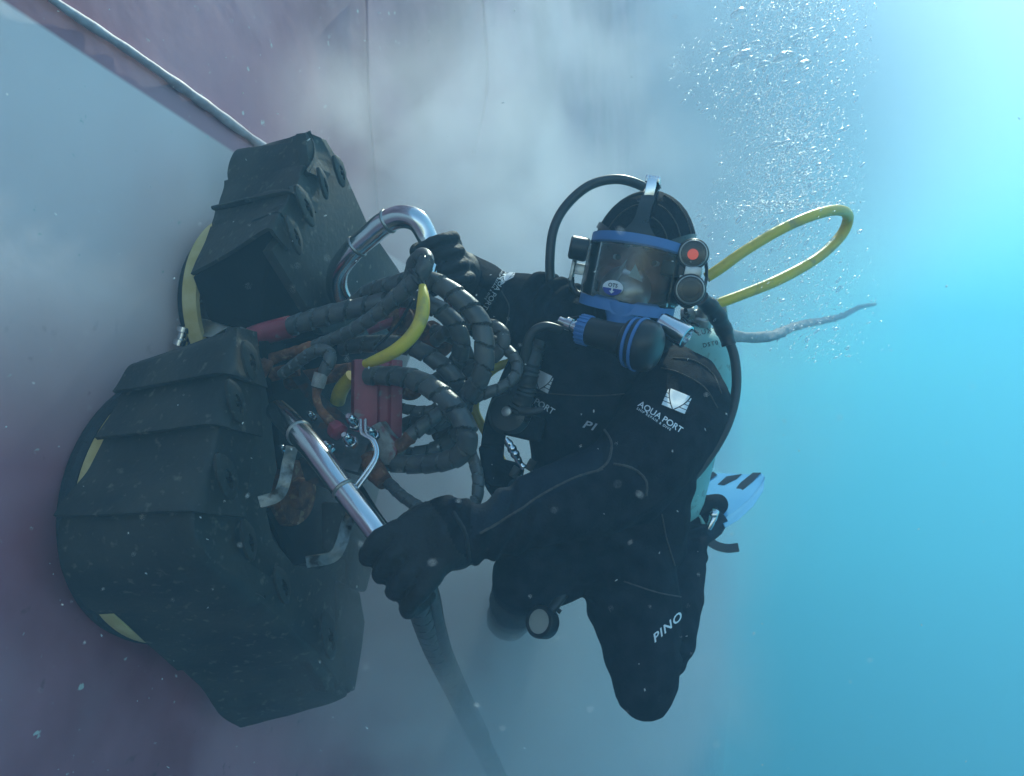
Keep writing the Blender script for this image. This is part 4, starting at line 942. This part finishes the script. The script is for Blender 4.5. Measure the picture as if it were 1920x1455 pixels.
# ------------------------------------------------------------------ bubbles
def ico(sub=1):
    bm = bmesh.new(); bmesh.ops.create_icosphere(bm, subdivisions=sub, radius=1); v = [x.co.copy() for x in bm.verts]; bm.verts.index_update()
    f = [tuple(q.index for q in p.verts) for p in bm.faces]; bm.free(); return v, f
IV, IF = ico(2)
rnd = random.Random(11)
XL = [(0, 1375, 1620), (60, 1345, 1600), (110, 1280, 1610), (180, 1300, 1590), (250, 1370, 1600), (330, 1370, 1600), (400, 1330, 1590), (450, 1320, 1600), (560, 1370, 1640), (670, 1400, 1640)]
def span(y):
    for a, b in zip(XL, XL[1:]):
        if a[0] <= y <= b[0]:
            t = (y - a[0]) / (b[0] - a[0]); return a[1] + (b[1] - a[1]) * t, a[2] + (b[2] - a[2]) * t
    return XL[-1][1:]
bl = []
for i in range(8200):
    y = rnd.uniform(-10, 400) if rnd.random() < .84 else 380 + 300 * rnd.random() ** 2.2
    a, b_ = span(max(0, y)); t = .5 + .23 * rnd.gauss(0, 1) * (1 if rnd.random() < .9 else 1.5); x = a + (b_ - a) * t
    if t < -.12 or t > 1.12: continue
    d = rnd.uniform(1.45, 2.1); r = .0009 + .0015 * rnd.random() ** 2 + (.0035 * rnd.random() ** 1.5 if rnd.random() < .14 else 0)
    bl.append((r / d, P(x, y, d), r))
for (x, y, r) in ((1318, 412, .004), (1325, 425, .003), (1310, 405, .003), (1298, 420, .002), (1372, 455, .005), (1385, 412, .006), (1332, 440, .0035), (1345, 478, .004), (1340, 600, .003), (1345, 560, .003), (1450, 440, .004)):
    bl.append((r, P(x, y, 1.45), r))
bl.sort(key=lambda q: -q[0])
def squash_mat(r, k=1.0):
    ang = R_(rnd.gauss(38, 16)); return Matrix.Rotation(-ang, 3, 'Y') @ Matrix.Diagonal((r * rnd.uniform(1.3, 2.6), r, r * rnd.uniform(.55, .85)))
bme2 = bpy.data.meshes.new('bubble'); bme2.from_pydata([tuple(v) for v in IV], [], IF); bme2.materials.append(M['bubble']); bme2.shade_smooth()
BIG = ['biggest cap shaped air bubble with a grey underside in the row of big bubbles', 'leftmost big bubble in the row, wide and arched', 'wide arched bubble right of the biggest one', 'topmost of the big bubbles, alone above the others', 'small ragged bubble just below and right of the biggest one', 'flat bubble at the right end of the row of big bubbles', 'faint big bubble higher than the row, on its right side']
def big(px, py, d, w, h, seed):
    """cap-shaped bubble, wobbly"""
    c = P(px, py, d); vs = []
    BV, BF = ico(4)
    for v in BV:
        n_ = 1 + .22 * noise.noise(v * 1.6 + Vector((seed, 0, 0))) + .08 * noise.noise(v * 4 + Vector((seed, 0, 0)))
        z = v.z * (1 if v.z > 0 else .35); vs.append(c + Vector((v.x * w * n_, v.y * w * .8 * n_, z * h * n_ + v.x * h * .5)))
    o = MB().add(vs, BF).obj('bubble', M['bubble'], angle=180); return tag(o, BIG[int(seed / 3.6)], 'bubble', 'large wobbling bubbles')
for k, q in enumerate(((1392, 112, 1.7, .026, .020), (1360, 98, 1.75, .022, .013), (1470, 108, 1.7, .024, .012), (1385, 26, 1.7, .018, .012), (1432, 122, 1.8, .016, .010), (1508, 120, 1.75, .020, .007), (1490, 72, 1.8, .016, .008))):
    big(*q, k * 3.7)
for (k, p, r) in bl[:292]:
    o = bpy.data.objects.new('bubble', bme2); COL.objects.link(o); m3 = squash_mat(r); o.matrix_world = Matrix.Translation(p) @ m3.to_4x4()
    tag(o, 'tiny silvery air bubble in the plume rising beside the head', 'bubble', 'small bubbles in the plume')
mb = MB(); IV1, IF1 = ico(1)
for (k, p, r) in bl[292:]:
    m3 = squash_mat(r); mb.add([p + m3 @ v for v in IV1], IF1)
o = mb.obj('bubble_plume', M['bubble'], angle=180); tag(o, 'dense plume of fine air bubbles rising behind the head of the diver', 'bubbles', kind='stuff')

# ------------------------------------------------------------------ drifting specks
mb = MB(); rnd = random.Random(5)
for i in range(950):
    near = rnd.random() < .16; d = rnd.uniform(.35, .8) if near else rnd.uniform(.85, 2.6)
    x, y = rnd.uniform(0, 1920), rnd.uniform(0, 1455)
    if x > 1500 and rnd.random() < .7: continue
    r = (rnd.uniform(.0005, .0014) if not near else rnd.uniform(.0004, .0009)); a = rnd.uniform(0, math.pi)
    m3 = Matrix.Rotation(a, 3, 'Y') @ Matrix.Diagonal((r * rnd.uniform(.8, 2.4), r * .6, r * rnd.uniform(.3, .8)))
    c = P(x, y, d)
    if abs(HN.dot(c) - HC) < .01 or HN.dot(c) < HC: continue
    mb.add([c + m3 @ (v * (1 + .3 * noise.noise(v * 3 + c * 50))) for v in IV1], IF1)
o = mb.obj('drifting_specks', M['snow'], angle=180); tag(o, 'pale specks of debris drifting in the water all over the scene', 'debris', kind='stuff')

# ------------------------------------------------------------------ silt cloud and the water itself
def vol_box(name, lo, hi, label, category, build):
    lo, hi = Vector(lo), Vector(hi); c = (lo + hi) / 2; h = (hi - lo) / 2
    me = MB().box((0, 0, 0), Vector((h.x, 0, 0)), Vector((0, h.y, 0)), Vector((0, 0, h.z))).mesh(name, bpy.data.materials.new(name)); me.polygons.foreach_set('use_smooth', [False] * 6)
    o = link(name, me); o.location = c; m = me.materials[0]; m.use_nodes = True; n = m.node_tree.nodes; n.remove(n['Principled BSDF'])
    pv = n.new('ShaderNodeVolumePrincipled'); m.node_tree.links.new(pv.outputs[0], n['Material Output'].inputs['Volume']); build(m, n, m.node_tree.links, pv, c)
    return tag(o, label, category, kind='stuff')
def haze_b(m, n, l, pv, c):
    pv.inputs['Color'].default_value = (.160, .345, .50, 1); pv.inputs['Absorption Color'].default_value = (.14, .64, .80, 1)
    pv.inputs['Density'].default_value = .105; pv.inputs['Anisotropy'].default_value = .03
vol_box('haze', (-30, -3, -16), (50, 70, 6.8), 'blue green haze of the sea water filling the whole scene', 'water', haze_b)
def silt_b(m, n, l, pv, c):
    pv.inputs['Color'].default_value = (.93, .93, .96, 1); pv.inputs['Absorption Color'].default_value = (0, 0, 0, 1); pv.inputs['Anisotropy'].default_value = .3
    tc = n.new('ShaderNodeTexCoord'); acc = None
    for (px, py, d, r, k) in ((860, 440, 2.15, .62, 1.6), (640, 330, 2.0, .42, 1.3), (310, 490, 1.70, .28, 1.2), (840, 1060, 2.0, .75, 1.7), (1020, 1230, 2.35, .8, 1.3), (640, 120, 2.2, .3, .2), (880, 1350, 1.85, .42, 1.8), (1150, 980, 2.5, .6, 1.0), (1010, 180, 3.2, 1.0, .30), (1000, 1250, 3.2, 1.1, 1.7), (880, 640, 3.3, 1.85, .42)):
        q = P(px, py, d) - c; v = n.new('ShaderNodeVectorMath'); v.operation = 'DISTANCE'; l.new(tc.outputs['Object'], v.inputs[0]); v.inputs[1].default_value = q
        mr = n.new('ShaderNodeMapRange'); mr.interpolation_type = 'SMOOTHSTEP'; l.new(v.outputs['Value'], mr.inputs[0]); mr.inputs[1].default_value = 0; mr.inputs[2].default_value = r; mr.inputs[3].default_value = k; mr.inputs[4].default_value = 0
        if acc is None: acc = mr.outputs[0]
        else:
            ad = n.new('ShaderNodeMath'); ad.operation = 'ADD'; l.new(acc, ad.inputs[0]); l.new(mr.outputs[0], ad.inputs[1]); acc = ad.outputs[0]
    nt = n.new('ShaderNodeTexNoise'); nt.inputs['Scale'].default_value = 3.4; nt.inputs['Detail'].default_value = 4; nt.inputs['Distortion'].default_value = .6; l.new(tc.outputs['Object'], nt.inputs['Vector'])
    r = n.new('ShaderNodeMapRange'); l.new(nt.outputs[0], r.inputs[0]); r.inputs[1].default_value = .36; r.inputs[2].default_value = .70; r.inputs[3].default_value = .15; r.inputs[4].default_value = 4.2
    mu = n.new('ShaderNodeMath'); mu.operation = 'MULTIPLY'; l.new(acc, mu.inputs[0]); l.new(r.outputs[0], mu.inputs[1]); l.new(mu.outputs[0], pv.inputs['Density'])
vol_box('silt_cloud', (-2.15, 1.0, -2.6), (1.7, 5.2, 2.4), 'pale grey cloud of scrubbed off silt billowing behind and below the machine', 'silt', silt_b)

def far_b(m, n, l, pv, c):
    pv.inputs['Color'].default_value = (.80, .88, .96, 1); pv.inputs['Absorption Color'].default_value = (0, 0, 0, 1); pv.inputs['Anisotropy'].default_value = .1
    tc = n.new('ShaderNodeTexCoord'); v = n.new('ShaderNodeVectorMath'); v.operation = 'LENGTH'; l.new(tc.outputs['Object'], v.inputs[0])
    mr = n.new('ShaderNodeMapRange'); mr.interpolation_type = 'SMOOTHSTEP'; l.new(v.outputs['Value'], mr.inputs[0]); mr.inputs[1].default_value = .3; mr.inputs[2].default_value = 4.2; mr.inputs[3].default_value = .85; mr.inputs[4].default_value = 0
    l.new(mr.outputs[0], pv.inputs['Density'])
q = P(1300, 180, 9.0)
vol_box('silt_cloud', q - Vector((4.2, 4.2, 4.2)), q + Vector((4.2, 4.2, 4.2)), 'wide faint drift of silt far along the hull', 'silt', far_b)
